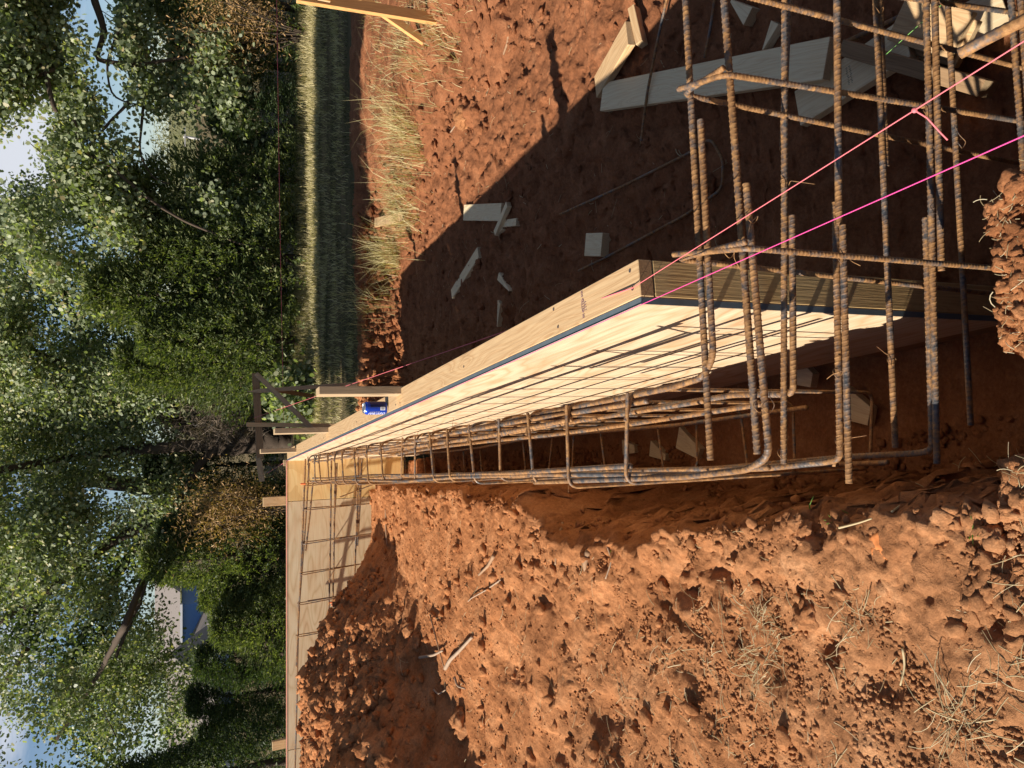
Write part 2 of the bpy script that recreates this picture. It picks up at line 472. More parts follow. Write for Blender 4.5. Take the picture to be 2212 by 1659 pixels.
M = {}
M['dirt'] = mat_dirt('red_dirt')
M['field'] = mat_field()
M['pine'] = mat_wood('pine', (.54, .37, .20), (.38, .21, .09))
M['pine_pale'] = mat_wood('pine_pale', (.82, .65, .40), (.64, .45, .25), 1.2)
M['pine_grey'] = mat_wood('pine_grey', (.42, .31, .19), (.27, .18, .10))
M['pine_brown'] = mat_wood('pine_brown', (.30, .19, .10), (.17, .10, .05))
M['pine_orange'] = mat_wood('pine_orange', (.62, .33, .12), (.45, .21, .07))
M['stud'] = mat_wood('sawn_stud', (.46, .31, .14), (.33, .21, .085), 1.3, False, .8, .6)
M['end'] = mat_wood('end_grain', (.34, .20, .10), (.15, .08, .035), 3.0, False)
M['end_pale'] = mat_wood('end_grain_pale', (.52, .38, .22), (.34, .22, .11), 3.0, False)
M['ply'] = mat_ply('plywood', (.53, .41, .27), (.42, .235, .11))
M['ply_wet'] = mat_ply('plywood_wet', (.85, .60, .28), (.70, .43, .17), (.62, .38, .14))
M['ply_old'] = mat_ply('plywood_weathered', (.74, .57, .36), (.56, .38, .20), None, 1.0)
M['edge'] = mat_plain('edge_paint', (.10, .125, .14), .6, 0, .25)
M['rebar'] = mat_rebar('rebar_steel', .68)
M['rebar_rust'] = mat_rebar('rebar_rusty', .75)
M['wire'] = mat_rebar('tie_wire', .8)
M['pink'] = mat_plain('pink_string', (.75, .17, .19), .7, 0, .1)
M['magenta'] = mat_plain('magenta_string', (.75, .07, .28), .7, 0, .1)
M['green_string'] = mat_plain('green_string', (.22, .5, .12), .7, 0, .1)
M['nail'] = mat_plain('nail_steel', (.25, .2, .17), .4, .8, .2)
M['bark'] = mat_wood('bark', (.085, .062, .045), (.03, .022, .016), 2.0, False, .95, 2.0)
M['twig'] = mat_plain('root_wood', (.30, .18, .10), .85, 0, .35)
M['twig_pale'] = mat_plain('pale_stick', (.34, .24, .16), .85, 0, .3)
M['oak'] = mat_leaf('oak_leaf', [(0, (.08, .11, .05)), (.5, (.19, .23, .115)), (.85, (.34, .37, .21)), (1, (.46, .40, .22))], .5, .5, .3)
M['oak_pale'] = mat_leaf('oak_leaf_pale', [(0, (.12, .15, .085)), (.55, (.25, .285, .165)), (.88, (.38, .41, .255)), (1, (.42, .33, .18))], .5, .45, .42)
M['oak_shaded'] = mat_leaf('oak_leaf_shaded', [(0, (.03, .055, .02)), (.7, (.075, .11, .04)), (1, (.13, .15, .06))], .55, .3, .3)  # oak leaf colours darkened so they carry the shade themselves
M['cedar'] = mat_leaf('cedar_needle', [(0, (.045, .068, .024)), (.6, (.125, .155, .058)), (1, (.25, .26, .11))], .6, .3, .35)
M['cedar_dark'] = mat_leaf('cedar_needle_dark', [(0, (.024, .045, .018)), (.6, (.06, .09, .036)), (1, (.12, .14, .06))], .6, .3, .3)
M['rust_leaf'] = mat_leaf('rust_leaf', [(0, (.10, .08, .03)), (.4, (.32, .19, .075)), (1, (.55, .34, .16))], .6, .3, .25)
M['twig_grey'] = mat_leaf('bare_twig', [(0, (.16, .12, .09)), (1, (.34, .27, .21))], .9, .2, .1)
M['straw'] = mat_leaf('dry_straw', [(0, (.34, .25, .13)), (.6, (.55, .44, .26)), (1, (.66, .56, .38))], .7, .3, .2)
M['tuft'] = mat_leaf('dry_grass', [(0, (.30, .26, .11)), (.5, (.50, .42, .21)), (1, (.68, .60, .36))], .7, .3, .25)
M['grass'] = mat_leaf('field_grass', [(0, (.035, .042, .016)), (.5, (.085, .085, .036)), (1, (.22, .18, .10))], .7, .25, .25)
M['pale_grass'] = mat_leaf('pale_grass', [(0, (.26, .22, .10)), (.5, (.46, .39, .21)), (1, (.62, .54, .33))], .7, .25, .25)
M['green_leaf'] = mat_leaf('weed_leaf', [(0, (.06, .14, .02)), (1, (.14, .26, .05))], .5, .4, .3)
M['can_blue'] = mat_plain('can_blue', (.012, .06, .50), .22, .35, .05, .6)
M['can_navy'] = mat_plain('can_navy', (.012, .028, .14), .25, .3, .05, .6)
M['alu'] = mat_plain('aluminium', (.78, .78, .78), .25, .9, .05)
M['white'] = mat_plain('white_print', (.75, .78, .85), .4, 0, .03)
M['silver_print'] = mat_plain('silver_print', (.34, .36, .42), .35, .5, .03)
M['black_print'] = mat_plain('black_print', (.03, .03, .035), .6)
M['stamp'] = mat_plain('stamp_ink', (.20, .10, .14), .8, 0, .3)
M['siding_blue'] = mat_plain('blue_siding', (.08, .19, .42), .6, 0, .06)
M['roof'] = mat_plain('roof_shingle', (.26, .225, .20), .9, 0, .35)
M['trim'] = mat_plain('white_trim', (.7, .7, .7), .5)
M['grey_siding'] = mat_plain('grey_siding', (.42, .45, .50), .7, 0, .06)
M['glass'] = mat_plain('window_glass', (.10, .19, .32), .1, 0, .05, .7)
M['pole'] = mat_plain('grey_pole', (.5, .48, .46), .8)
M['orange_paint'] = mat_plain('orange_paint', (.75, .17, .05), .6, 0, .1)
M['orange_soil'] = mat_plain('orange_clay', (.50, .18, .06), .9, 0, .2, .1)
M['hill'] = mat_leaf('hill_leaf', [(0, (.08, .09, .035)), (1, (.20, .19, .085))], .8, .2, .1)

# ------------------------------------------------------------------ ground
def axis(parts):
    out = [parts[0][0]]
    for a, b, st in parts:
        n = max(1, int(round((b - a) / st)))
        out += list(np.linspace(a, b, n + 1)[1:])
    return np.array(out)
geo_out = lambda a, g, n, s: a + np.sign(g) * s * (np.power(1.22, np.arange(1, n + 1)) - 1)
gx = axis([(-3.6, -1.8, .0125), (-1.8, -.15, .0085), (-.15, .45, .0105), (.45, 2.4, .017), (2.4, 6.2, .05)])
gx = np.concatenate([geo_out(-3.6, -1, 30, .6)[::-1], gx, geo_out(6.2, 1, 30, .6)])
gy = axis([(-1.0, .7, .09), (.7, 2.6, .0085), (2.6, 5.2, .016), (5.2, 8.8, .021), (8.8, 15, .08)])
gy = np.concatenate([geo_out(-1.0, -1, 18, .5)[::-1], gy, geo_out(15, 1, 30, .7)])
GX, GY = np.meshgrid(gx, gy)
Z = base_h(GX, GY)
near = sstep(9.6, 8.5, GY) * sstep(5.5, 3.5, np.abs(GX))
mh, mt = mound_of(GX, GY)
S = GX - xform_line(GY)
nearfield = sstep(4.5, 1.2, GY)
smoothz = sstep(-.42, -.62, S) * sstep(2.6, 3.4, GY) * sstep(.2, .05, mh)
rough = .62 * (1 - .45 * smoothz) * (1 - .3 * nearfield * (GX < -.1)) + .75 * sstep(.05, .3, mh) + .5 * np.exp(-((S + .64) / .18) ** 2) * sstep(3.8, 3.0, GY) + .35 * (S > .2) * sstep(1.8, 3, GY) + .9 * np.exp(-((GY - 8.36 - .2 * GX) / .22) ** 2) * (GX > -.6)
rough = rough * (1 - .6 * ((S > -.3) & (S < .6) & (GY > 1.3)))
wx, wy = GX + .03 * fbm(GX * 14, GY * 14, 3, 5), GY + .03 * fbm(GX * 14, GY * 14, 3, 6)
w1, i1 = worley(wx * 8, wy * 8, 4)
w2, i2 = worley(wx * 19, wy * 19, 14)
w3, i3 = worley(wx * 42, wy * 42, 24)
patch = sstep(.38, .72, vnoise(GX * 2.3, GY * 2.3, 88) + .35 * sstep(.05, .3, mh))
pit = sstep(.62, .80, vnoise(GX * 5.5, GY * 5.5, 143)) * sstep(.45, .7, vnoise(GX * 15, GY * 15, 144))
ridg = 1 - np.abs(fbm(GX * 10, GY * 10, 4, 41, .6)) * 2.2
clod = (.5 - w1) * .085 * i1 ** 2 * (.25 + .75 * patch) * (1 - .7 * nearfield * (GX < -.1)) + (.5 - w2) * .040 * i2 ** 2 * (.12 + .88 * patch) + (.5 - w3) * .016 * i3 ** 2 * (.3 + .7 * patch)
Z = Z + near * rough * (clod + .016 * fbm(GX * 7, GY * 7, 3, 141) + .010 * np.abs(fbm(GX * 34, GY * 34, 3, 147, .6)) + .006 * nearfield * (_hash(np.floor(wx * 75), np.floor(wy * 75), 3) - .5) + .014 * ridg + .010 * smoothz * fbm(GX * 6 + GY * 3, GY * 22 - GX * 9, 3, 55) + .016 * (1 - .5 * nearfield * (GX < -.1)) * fbm(GX * 26, GY * 26, 3, 61, .65) + .009 * fbm(GX * 70, GY * 70, 2, 67, .65) - .018 * pit * (1 - .5 * nearfield))
Z = Z + near * rng.normal(0, .0013, Z.shape) * (.6 + .4 * (S > .2) * 1.5)
# crumbling faces: shove the surface sideways as well
jn = near * (1 - .55 * nearfield * (GX < -.12) * (S < -.62))
jx = jn * (.026 * fbm(GX * 13 + Z * 11, GY * 13 + Z * 17, 3, 71) + .007 * fbm(GX * 45 + Z * 40, GY * 45 - Z * 37, 2, 73))
jy = jn * (.026 * fbm(GX * 13 - Z * 15, GY * 13 + Z * 12, 3, 75) + .007 * fbm(GX * 45 - Z * 31, GY * 45 + Z * 43, 2, 77))
steep = np.clip(np.hypot(*np.gradient(Z)[::1]) / .012, 0, 1)
Vg = np.stack([GX + jx * (.35 + steep), GY + jy * (.35 + steep), Z], -1).reshape(-1, 3)
ny, nx = GX.shape
ii = (np.arange(ny - 1)[:, None] * nx + np.arange(nx - 1)[None, :]).ravel()
quads = np.stack([ii, ii + 1, ii + nx + 1, ii + nx], 1)
cx = Vg[quads].mean(1)
isf = (cx[:, 1] > np.where(cx[:, 0] > -.55, 8.68 + .2 * np.clip(cx[:, 0], 0, 3), 7.85) + .18 * fbm(cx[:, 0] * 2, cx[:, 1] * 2, 3, 5)) | (cx[:, 0] > 5.2 + .3 * fbm(cx[:, 0], cx[:, 1], 3, 8)) | (cx[:, 0] < -7.5) | (cx[:, 1] < -3)
def submesh(name, q, mat):
    used, inv = np.unique(q.ravel(), return_inverse=True)
    me = mesh_np(name, Vg[used], np.full(len(q), 4), inv, True)
    return kind(put(name, me, mat), 'structure')
submesh('dirt_ground', quads[~isf], M['dirt'])
submesh('grass_field', quads[isf], M['field'])

# ------------------------------------------------------------------ loose clods (stuff)
def ico(sub, seed):
    bm = bmesh.new(); bmesh.ops.create_icosphere(bm, subdivisions=sub, radius=1.0)
    r = np.random.default_rng(seed)
    off = r.uniform(0, 50, 3)
    V = np.array([v.co for v in bm.verts])
    d = 1 + .55 * fbm(V[:, 0] * 1.1 + off[0] + V[:, 2], V[:, 1] * 1.1 + off[1] - V[:, 2], 3, seed) + .42 * fbm(V[:, 0] * 4 + V[:, 2] * 3, V[:, 1] * 4 + off[2] - V[:, 2] * 2, 3, seed + 3)
    if sub > 2: d = d - .22 * np.abs(fbm(V[:, 0] * 5 + off[1] + V[:, 2] * 4, V[:, 1] * 5 + off[0] - V[:, 2] * 4, 3, seed + 9))
    V = V * d[:, None] * np.array([1, .8, .62])
    F = np.array([[v.index for v in f.verts] for f in bm.faces]); bm.free()
    return V, F
clod_types = [ico(2, 100 + i) for i in range(7)]
clod_fine = [ico(3, 200 + i) for i in range(4)]
def rot_mats(n, r, flat=1.0):
    a = r.uniform(0, 2 * math.pi, n); b = r.normal(0, .5 * flat, n); c = r.normal(0, .5 * flat, n)
    ca, sa, cb, sb, cc, sc = np.cos(a), np.sin(a), np.cos(b), np.sin(b), np.cos(c), np.sin(c)
    Rz = np.zeros((n, 3, 3)); Rz[:, 0, 0] = ca; Rz[:, 0, 1] = -sa; Rz[:, 1, 0] = sa; Rz[:, 1, 1] = ca; Rz[:, 2, 2] = 1
    Rx = np.zeros((n, 3, 3)); Rx[:, 0, 0] = 1; Rx[:, 1, 1] = cb; Rx[:, 1, 2] = -sb; Rx[:, 2, 1] = sb; Rx[:, 2, 2] = cb
    Ry = np.zeros((n, 3, 3)); Ry[:, 1, 1] = 1; Ry[:, 0, 0] = cc; Ry[:, 0, 2] = sc; Ry[:, 2, 0] = -sc; Ry[:, 2, 2] = cc
    return Rz @ Rx @ Ry
def scatter_clods(name, XY, size, types, smooth=True, sink=.15):
    Vs, Fs, off = [], [], 0
    which = rng.integers(0, len(types), len(XY))
    hz = base_h(XY[:, 0], XY[:, 1])
    for k, (V, F) in enumerate(types):
        idx = np.where(which == k)[0]
        if not len(idx): continue
        Rm = rot_mats(len(idx), rng)
        P = np.einsum('nij,vj->nvi', Rm, V) * size[idx][:, None, None]
        P += np.stack([XY[idx, 0], XY[idx, 1], hz[idx] + size[idx] * (.55 - sink)], 1)[:, None, :]
        Vs.append(P.reshape(-1, 3))
        Fs.append((F[None] + (np.arange(len(idx)) * len(V))[:, None, None] + off).reshape(-1, 3)); off += len(idx) * len(V)
    V = np.concatenate(Vs); F = np.concatenate(Fs)
    return kind(put(name, mesh_np(name, V, np.full(len(F), 3), F.ravel(), smooth), M['dirt']), 'stuff')
def rej(n, x0, x1, y0, y1, dens):
    X = rng.uniform(x0, x1, n); Y = rng.uniform(y0, y1, n)
    k = rng.uniform(0, 1, n) < dens(X, Y)
    return np.stack([X[k], Y[k]], 1)
def lefty(X, Y):
    s = X - xform_line(Y); se = np.interp(Y, EDGE_Y, EDGE_S)
    return s < se - .02
def dens_left(X, Y):
    m, t = mound_of(X, Y)
    s = X - xform_line(Y)
    edge = np.exp(-((s + .66) / .16) ** 2)
    p = np.clip(.36 + sstep(.04, .25, m) * .6 + .5 * edge * (Y < 4) + .35 * sstep(.5, .8, vnoise(X * 2.1, Y * 2.1, 19)), 0, 1)
    return p * lefty(X, Y)
A1 = np.concatenate([rej(50000, -4.2, -.2, .9, 7.2, dens_left), rej(44000, -1.9, -.15, .85, 2.9, lambda X, Y: lefty(X, Y) * (.45 + .55 * sstep(.4, .65, vnoise(X * 4, Y * 4, 64))))])
clod_small = [ico(1, 400 + i) for i in range(8)]
scatter_clods('dirt_crumbs', A1, .0022 + .008 * rng.uniform(0, 1, len(A1)) ** 3.5, clod_small, False)
A1b = rej(7000, -4.2, -.2, .9, 7.2, dens_left)
scatter_clods('dirt_clods', A1b, .005 + .028 * rng.uniform(0, 1, len(A1b)) ** 4.5, clod_types, False)
def dens_wall(X, Y):
    q = X - xform_line(Y) - np.interp(Y, EDGE_Y, EDGE_S); return (q > -.03) & (q < .27)
A5 = rej(16000, -1.1, .2, 1.0, 7.0, dens_wall)
scatter_clods('trench_wall_crumbs', A5, .004 + .02 * rng.uniform(0, 1, len(A5)) ** 4, clod_types, False, sink=.3)
def dens_mound(X, Y):
    m, t = mound_of(X, Y); return sstep(.06, .2, m) * (.35 + .65 * sstep(.4, .7, vnoise(X * 3, Y * 3, 12))) * lefty(X, Y)
A2 = rej(4200, -4.4, -.7, 3.4, 7.1, dens_mound)
scatter_clods('spoil_clods', A2, .010 + .055 * rng.uniform(0, 1, len(A2)) ** 3.6, clod_fine, False)
def dens_right(X, Y):
    s = X - xform_line(Y)
    toe = np.interp(Y, [0, 4.1, 7.9], [2.6, 2.25, 1.35])
    b = np.exp(-((X - toe - .35) / .55) ** 2) * (Y > 2.5) + np.exp(-((Y - 8.36 - .2 * X) / .25) ** 2) * 1.0
    return np.clip(.1 + b, 0, 1) * (s > .5) * (.25 + .75 * sstep(.4, .7, vnoise(X * 2.5, Y * 2.5, 33)))
A3 = rej(11000, -.6, 4.6, 2.2, 8.6, dens_right)
scatter_clods('bank_clods', A3, .006 + .042 * rng.uniform(0, 1, len(A3)) ** 4, clod_fine, False)
A6 = rej(5200, -.55, 2.0, 8.1, 9.1, lambda X, Y: np.exp(-((Y - 8.38 - .2 * X) / .16) ** 2))
scatter_clods('dirt_wall_clods', A6, .008 + .06 * rng.uniform(0, 1, len(A6)) ** 3.2, clod_fine, False, sink=.3)
# crumbly lumps on the near lip at the photographer's feet
A4 = np.concatenate([rej(1500, .04, .42, .85, 1.06, lambda X, Y: X > -9), rej(500, -.5, -.15, .85, 1.05, lambda X, Y: X > -9)])
scatter_clods('lip_clods', A4, .004 + .022 * rng.uniform(0, 1, len(A4)) ** 3.5, clod_fine, False, sink=.35)

# ------------------------------------------------------------------ formwork along the trench
A = Vector((-.148, .989, 0)).normalized(); NRM = Vector((-A.y, A.x, 0))      # along, and out of the sunny face (left)
N0 = Vector((.183, 1.505, 0)); ZT = EYE - .979
UPV = Vector((0, 0, 1))
def fp(a, s, z): return N0 + A * a - NRM * s + Vector((0, 0, z))              # a along, s behind the face, height z
form = thing('wall_form', 'long plywood wall form with a blue can standing on its pale top plate', 'formwork', fp(0, .05, ZT - 1.3))
def sheet(name, a0, a1, z0, z1, mat, parent, origin=None, t=.019):
    p0, p1 = fp(a0, t / 2, (z0 + z1) / 2), fp(a1, t / 2, (z0 + z1) / 2)
    me = board_mesh(name, (p1 - p0).length, z1 - z0, t, bevel=.0015)
    bm = bmesh.new(); bm.from_mesh(me)
    for f in bm.faces: f.material_index = 0 if abs(f.normal.z) > .7 else 1
    bm.to_mesh(me); bm.free()
    return put(name, me, [mat, M['edge']], parent, frame(p0, p1, NRM))
seams = [0.0, 2.15, 4.58, 6.30]
for a0, a1 in zip(seams[:-1], seams[1:]):
    sheet('plywood_sheet', a0 + .001, a1 - .0015, ZT - 1.29, ZT, M['ply'], form)
pl = [(0.0, 2.145), (2.148, 4.27), (4.273, 6.30)]
for a0, a1 in pl:
    o = board('top_plate', fp(a0, .0195 + .0445, ZT - .019), fp(a1, .0195 + .0445, ZT - .019), .0889, .038, UPV, [M['pine'], M['end']], form)
for k, a in enumerate([.019, .62, 1.23, 1.84, 2.45, 3.06, 3.67, 4.28, 4.89, 5.5, 6.2]):
    board('stud', fp(a, .0195 + .0445, ZT - .041), fp(a, .0195 + .0445, ZT - 1.29), .0889, .038, A, [M['stud'] if k == 0 else M['pine_grey'], M['end']], form)
board('bottom_plate', fp(.04, .064, ZT - 1.31), fp(6.2, .064, ZT - 1.31), .0889, .036, UPV, [M['pine_grey'], M['end']], form)
board('kick_board', fp(-.01, .03, ZT - 1.40), fp(.62, .03, ZT - 1.38), .15, .038, NRM, [M['pine_brown'], M['end']], form)
for a, s in [(.03, .045), (.035, .09), (.42, .04), (.44, .095), (2.11, .04), (2.11, .09), (2.19, .04), (2.19, .09), (1.2, .06), (3.1, .05), (4.24, .05), (4.3, .09), (5.2, .06)]:
    p = fp(a, s, ZT)
    bm = bmesh.new(); bmesh.ops.create_cone(bm, cap_ends=True, segments=8, radius1=.0045, radius2=.0045, depth=.003)
    put('nail_head', bm_mesh('nail_head', bm), M['nail'], form, Matrix.Translation(p))
# grade stamp on the plate (illegible ink strokes round an oval)
bm = bmesh.new()
def stroke(bm, x, y, w, h, z=0):
    vs = [bm.verts.new(v) for v in ((x - w / 2, y - h / 2, z), (x + w / 2, y - h / 2, z), (x + w / 2, y + h / 2, z), (x - w / 2, y + h / 2, z))]
    bm.faces.new(vs)
for k in range(24):
    a = 2 * math.pi * k / 24; stroke(bm, .017 * math.cos(a) * 1.0, .0075 * math.sin(a), .0042, .0016)
for x in (-.010, -.004, .003, .009): stroke(bm, x, 0, .0014, .009); stroke(bm, x + .002, .0, .003, .0013)
for x in (-.038, -.034, -.029, -.025): stroke(bm, x, .002, .0014, .010); stroke(bm, x + .0016, .0, .0028, .0014)
for x in (.024, .028, .032): stroke(bm, x, .001, .0016, .011)
for x in (-.006, .001, .008, .015): stroke(bm, x, -.014, .0018, .007)
gm = Matrix((-(-NRM), A, UPV)).transposed().to_4x4()
gm.translation = fp(.27, .064, ZT + .0012)
put('grade_stamp', bm_mesh('grade_stamp', bm), M['stamp'], form, gm)

# ------------------------------------------------------------------ far wall form
YB = 7.74
fb = thing('wall_form', 'weathered plywood wall form standing across the far end of the trench', 'formwork', (-2.5, YB, -.55))
def bsheet(x0, x1, mat, z0=ZT - 1.16, z1=ZT):
    p0, p1 = Vector((x0, YB, (z0 + z1) / 2)), Vector((x1, YB, (z0 + z1) / 2))
    me = board_mesh('plywood_sheet', x1 - x0, z1 - z0, .019, bevel=.0015)
    return put('plywood_sheet', me, [mat, mat], fb, frame(p0, p1, Vector((0, -1, 0))))
bsheet(-1.14, -.745, M['ply_wet']); bsheet(-3.56, -1.146, M['ply_old']); bsheet(-6.0, -3.566, M['ply_old'])
board('top_plate', (-6.0, YB + .056, ZT - .021), (-.75, YB + .056, ZT - .021), .089, .038, UPV, [M['pine'], M['end']], fb)
for x in (-5.2, -4.6, -4, -3.4, -2.8, -2.2, -1.6, -1.1):
    board('stud', (x, YB + .056, ZT - .043), (x, YB + .056, ZT - 1.16), .089, .038, Vector((1, 0, 0)), [M['pine_grey'], M['end']], fb)

# ------------------------------------------------------------------ stakes and batter boards
def stake(label, top, bot, w, t, face, mat, group='stakes along the wall forms', **k):
    th = thing('wooden_stake', label, 'stake', bot, group)
    b = board('shaft', bot, top, w, t, Vector(face), [mat, M['end_pale']], th, **k)
    return th
def below(p, dz): return Vector((p.x, p.y, p.z - dz))
p = PY(686, 846, 3.62); stake('tall pale stake rising behind the blue can', p, below(p, 1.6), .0889, .038, NRM, M['pine_grey'])
p = PY(592, 932, 5.55); stake('stake with a pink tipped end behind the middle of the long form', p, below(p, 1.5), .0889, .038, NRM, M['pine_grey'])
p = PY(562, 975, 7.15); stake('short stake at the far end of the long form beside its corner', p, below(p, 1.3), .0889, .038, NRM, M['pine_grey'])
p = PY(568, 1084, YB + .13); stake('square topped stake showing its wide face above the far form at its seam', p, below(p, 1.3), .0889, .038, (0, 1, 0), M['pine'])
p = PY(588, 1611, YB + .13); stake('slightly leaning stake above the left end of the far form', p, below(p, 1.3) + Vector((.05, 0, 0)), .0889, .038, (0, 1, 0), M['pine'])
p = PY(612, 1000, YB + .03); stake('stub of a stake just clear of the corner where both forms meet', p, below(p, 1.0), .06, .03, (0, 1, 0), M['pine_grey'])
# batter board beyond the corner
bb = thing('batter_board', 'brown batter board on thin stakes with a slanting brace in front of the oak', 'batter board', PD(740, 840, 1.75))
YS = 8.7
board('crosspiece', PY(552, 806, YS), PY(562, 988, YS), .075, .022, (0, 1, 0), [M['pine_brown'], M['end']], bb)
board('crosspiece', PY(558, 984, YS + .03), PY(566, 1040, YS + .03), .06, .02, (0, 1, 0), [M['pine_grey'], M['end_pale']], bb)
board('post', PY(790, 828, YS - .03), PY(533, 846, YS - .03), .045, .03, (0, 1, 0), [M['pine_grey'], M['end_pale']], bb, pointed=.12)
board('post', PY(770, 920, YS - .03), PY(532, 917, YS - .03), .045, .035, (0, 1, 0), [M['pine'], M['end_pale']], bb)
board('brace', PY(553, 807, YS - .06), PY(712, 962, YS - .06), .05, .03, (0, 1, 0), [M['pine_grey'], M['end_pale']], bb)
board('brace', PY(600, 843, YS + .05), PY(676, 856, YS + .9), .05, .03, (0, 1, 0), [M['pine_brown'], M['end_pale']], bb)
b2 = thing('batter_board', 'orange stained batter board stake and brace on the weedy bank at the right', 'batter board', PG(935, 38))
q = PG(936, 38)
board('post', q - Vector((0, 0, .25)), PY(640, -8, q.y), .085, .036, (.2, -1, 0), [M['pine_orange'], M['end_pale']], b2)
q2 = PG(917, 90)
board('brace', q2, PY(770, -12, q2.y + .05), .06, .036, (.2, -1, .2), [M['pine_orange'], M['end_pale']], b2)
board('crosspiece', PY(700, 2, q.y - .05), PY(700, -160, q.y - .05), .09, .022, (0, -1, 0), [M['pine_orange'], M['end_pale']], b2)

# ------------------------------------------------------------------ reinforcement
RB = .0074
cage_a = thing('rebar_cage', 'long rusty rebar cage running down the trench beside the sunlit plywood', 'rebar cage', (-.2, 2.0, -.3))
BD = Vector((-.117, .993, 0)).normalized(); BN = Vector((-BD.y, BD.x, 0))
def ca(Y, off, drop):           # point on the cage: off metres left of its right-hand side
    k = (Y - 1.70) / BD.y
    return Vector((-.0376, 1.70, EYE - drop)) + BD * k + BN * off
def jit(p, s=.006): return p + Vector((random.gauss(0, s), random.gauss(0, s), random.gauss(0, s)))
levels = [1.06, 1.33, 1.61, 1.88]
for li, d in enumerate(levels):
    for side, off in (('r', .014), ('l', .198)):
        for lap in range(2 if li == 0 else 1):
            o2 = off + (.021 if side == 'r' else -.021) * lap
            y0 = [1.62, 2.0][lap] + .1 * li if side == 'r' else [1.42, 1.7][lap] + .07 * li
            pts = [jit(ca(Y, o2 + .006 * math.sin(Y * 2 + li + lap * 2), d + .012 * math.sin(Y * 1.3 + li * 2 + lap) + .004 * lap), .003) for Y in np.linspace(y0, 7.0 - .25 * lap, 8)]
            rebar('longitudinal_bar', pts, RB if li < 2 else .0085, cage_a, M['rebar'] if (li + lap) % 2 == 0 else M['rebar_rust'], fine=False, fillet=0, spin=random.random() * 3)
ties = [1.70, 2.016, 2.265, 2.544, 2.80, 3.06, 3.29, 3.60, 3.86, 4.22, 4.58, 4.94, 5.28, 5.62, 5.98, 6.25, 6.53, 6.85]
for Y in ties:
    t0 = random.gauss(0, .03); d0 = 1.042 + random.gauss(0, .006); w = .218 + random.gauss(0, .006)
    P = [ca(Y + t0 + .02, -.012 - .002, 1.30), ca(Y + t0, -.012, d0), ca(Y + .012, w, d0 + .008), ca(Y - t0 * .5, w + random.gauss(0, .01), 1.91), ca(Y + t0 * .5, -.010, 1.91), ca(Y + t0, -.020, d0 + .06), ca(Y + t0 + .012, -.018, d0 - .014), ca(Y + t0 + .014, .05, d0 - .006)]
    P = P[1:6] + [ca(Y + t0 + .012, -.012, d0 + .02), ca(Y + t0 + .016, .06, d0 - .002)]
    rebar('stirrup', P, .0052, cage_a, M['rebar_rust'], fine=False, fillet=.035)
cage_d = thing('rebar_cage', 'large rebar cage crossing close to the camera above the near end of the form', 'rebar cage', PD(1600, 300, 1.9))
cage_parts = []
def dbar(pix, d, bend=None, mat='rebar', r=RB, spin=0.0, ext=True):
    (x0, y0), (x1, y1) = pix
    a, b = PD(x0, y0, d), PD(x1, y1, d)
    if ext and y0 <= 0: a = a + (a - b).normalized() * 1.1
    pts = [a, b]
    if bend: pts += [Vector(q) for q in bend]
    rebar('longitudinal_bar', pts, r, cage_d, M[mat], fine=True, fillet=.026, spin=spin)
L1, L2, L3, L4 = 1.06, 1.33, 1.61, 1.89
dbar(((1480.6, 0), (1535, 994)), L1, spin=.4)
dbar(((1513, 259), (1541, 772)), L1 + .004, bend=[PD(1519, 815, 1.066), PD(1450, 837, 1.068), ca(3.1, .004, 1.075)], spin=1.2, mat='rebar_rust')
dbar(((1564, 0), (1636.5, 981)), L1 + .004, spin=2.0)
dbar(((1612, 397), (1662, 985)), L1 + .006, bend=[PD(1618, 1014, 1.066), PD(1480, 1030, 1.068), ca(2.3, .214, 1.07)], mat='rebar_rust', spin=.2)
dbar(((1695, 0), (1693, 1002)), L2, spin=2.6)
dbar(((1704, 0), (1690, 324)), L2 + .02, mat='rebar_rust', spin=.5)
dbar(((1711, 465), (1714, 852)), L2 + .012, bend=[ca(1.62, .0, 1.345), ca(2.2, .0, 1.345)], spin=1.0)
dbar(((1808, 0), (1812, 488)), L2 + .004, spin=.8)
dbar(((1804, 437), (1815, 992)), L2 + .014, bend=[PD(1782, 998, 1.345), PD(1660, 1011, 1.347), ca(2.4, .205, 1.35)], spin=.1)
dbar(((1820, 486), (1834, 1044)), L2 + .004, spin=1.4)
dbar(((1891.5, 0), (1934, 967)), L3, spin=.3)
dbar(((1901, 0), (1914, 360)), L3 + .012, mat='rebar_rust', spin=1.1)
dbar(((2001, 0), (2024, 1002)), L3 + .004, spin=1.7)
dbar(((2019, 0), (2034, 585)), L3 + .012, mat='rebar_rust', spin=.9)
dbar(((1999, 470), (2014, 972)), L3 + .012, bend=[PD(1984, 979, 1.622), PD(1843, 986, 1.625), ca(2.3, .205, 1.63)], spin=2.2)
dbar(((2047, 0), (2097, 919)), L4, spin=.6)
dbar(((2184, 0), (2216, 430)), L4, spin=2.1)
dbar(((2203, -30), (2236, 440)), L4 + .004, mat='rebar_rust', spin=.2)
def dstir(F0, F1, B0, B1, d0=1.036, d1=2.3):
    f0, b0 = PD(*F0, d0), PD(*B0, d0)
    # legs follow the surveyed lean
    def leg(p0, q, plane_y):
        p1 = PY(q[0], q[1], plane_y); v = (p1 - p0)
        k = (EYE - d1 - p0.z) / v.z
        return p0 + v * k
    f1 = leg(f0, F1, f0.y - .01); b1 = leg(b0, B1, b0.y - .01)
    rebar('stirrup', [f0 + (f1 - f0) * .12 + Vector((.012, .02, 0)), f0 + Vector((.012, .0, .004)), b0, b1, f1, f0, b0 + Vector((.010, 0, .010)), b0 + Vector((.012, -.05, -.06))][1:7], .0063, cage_d, M['rebar_rust'], fine=True, fillet=.03)
dstir((1566, 160), (2212, 263), (1474, 204), (2195, 352))
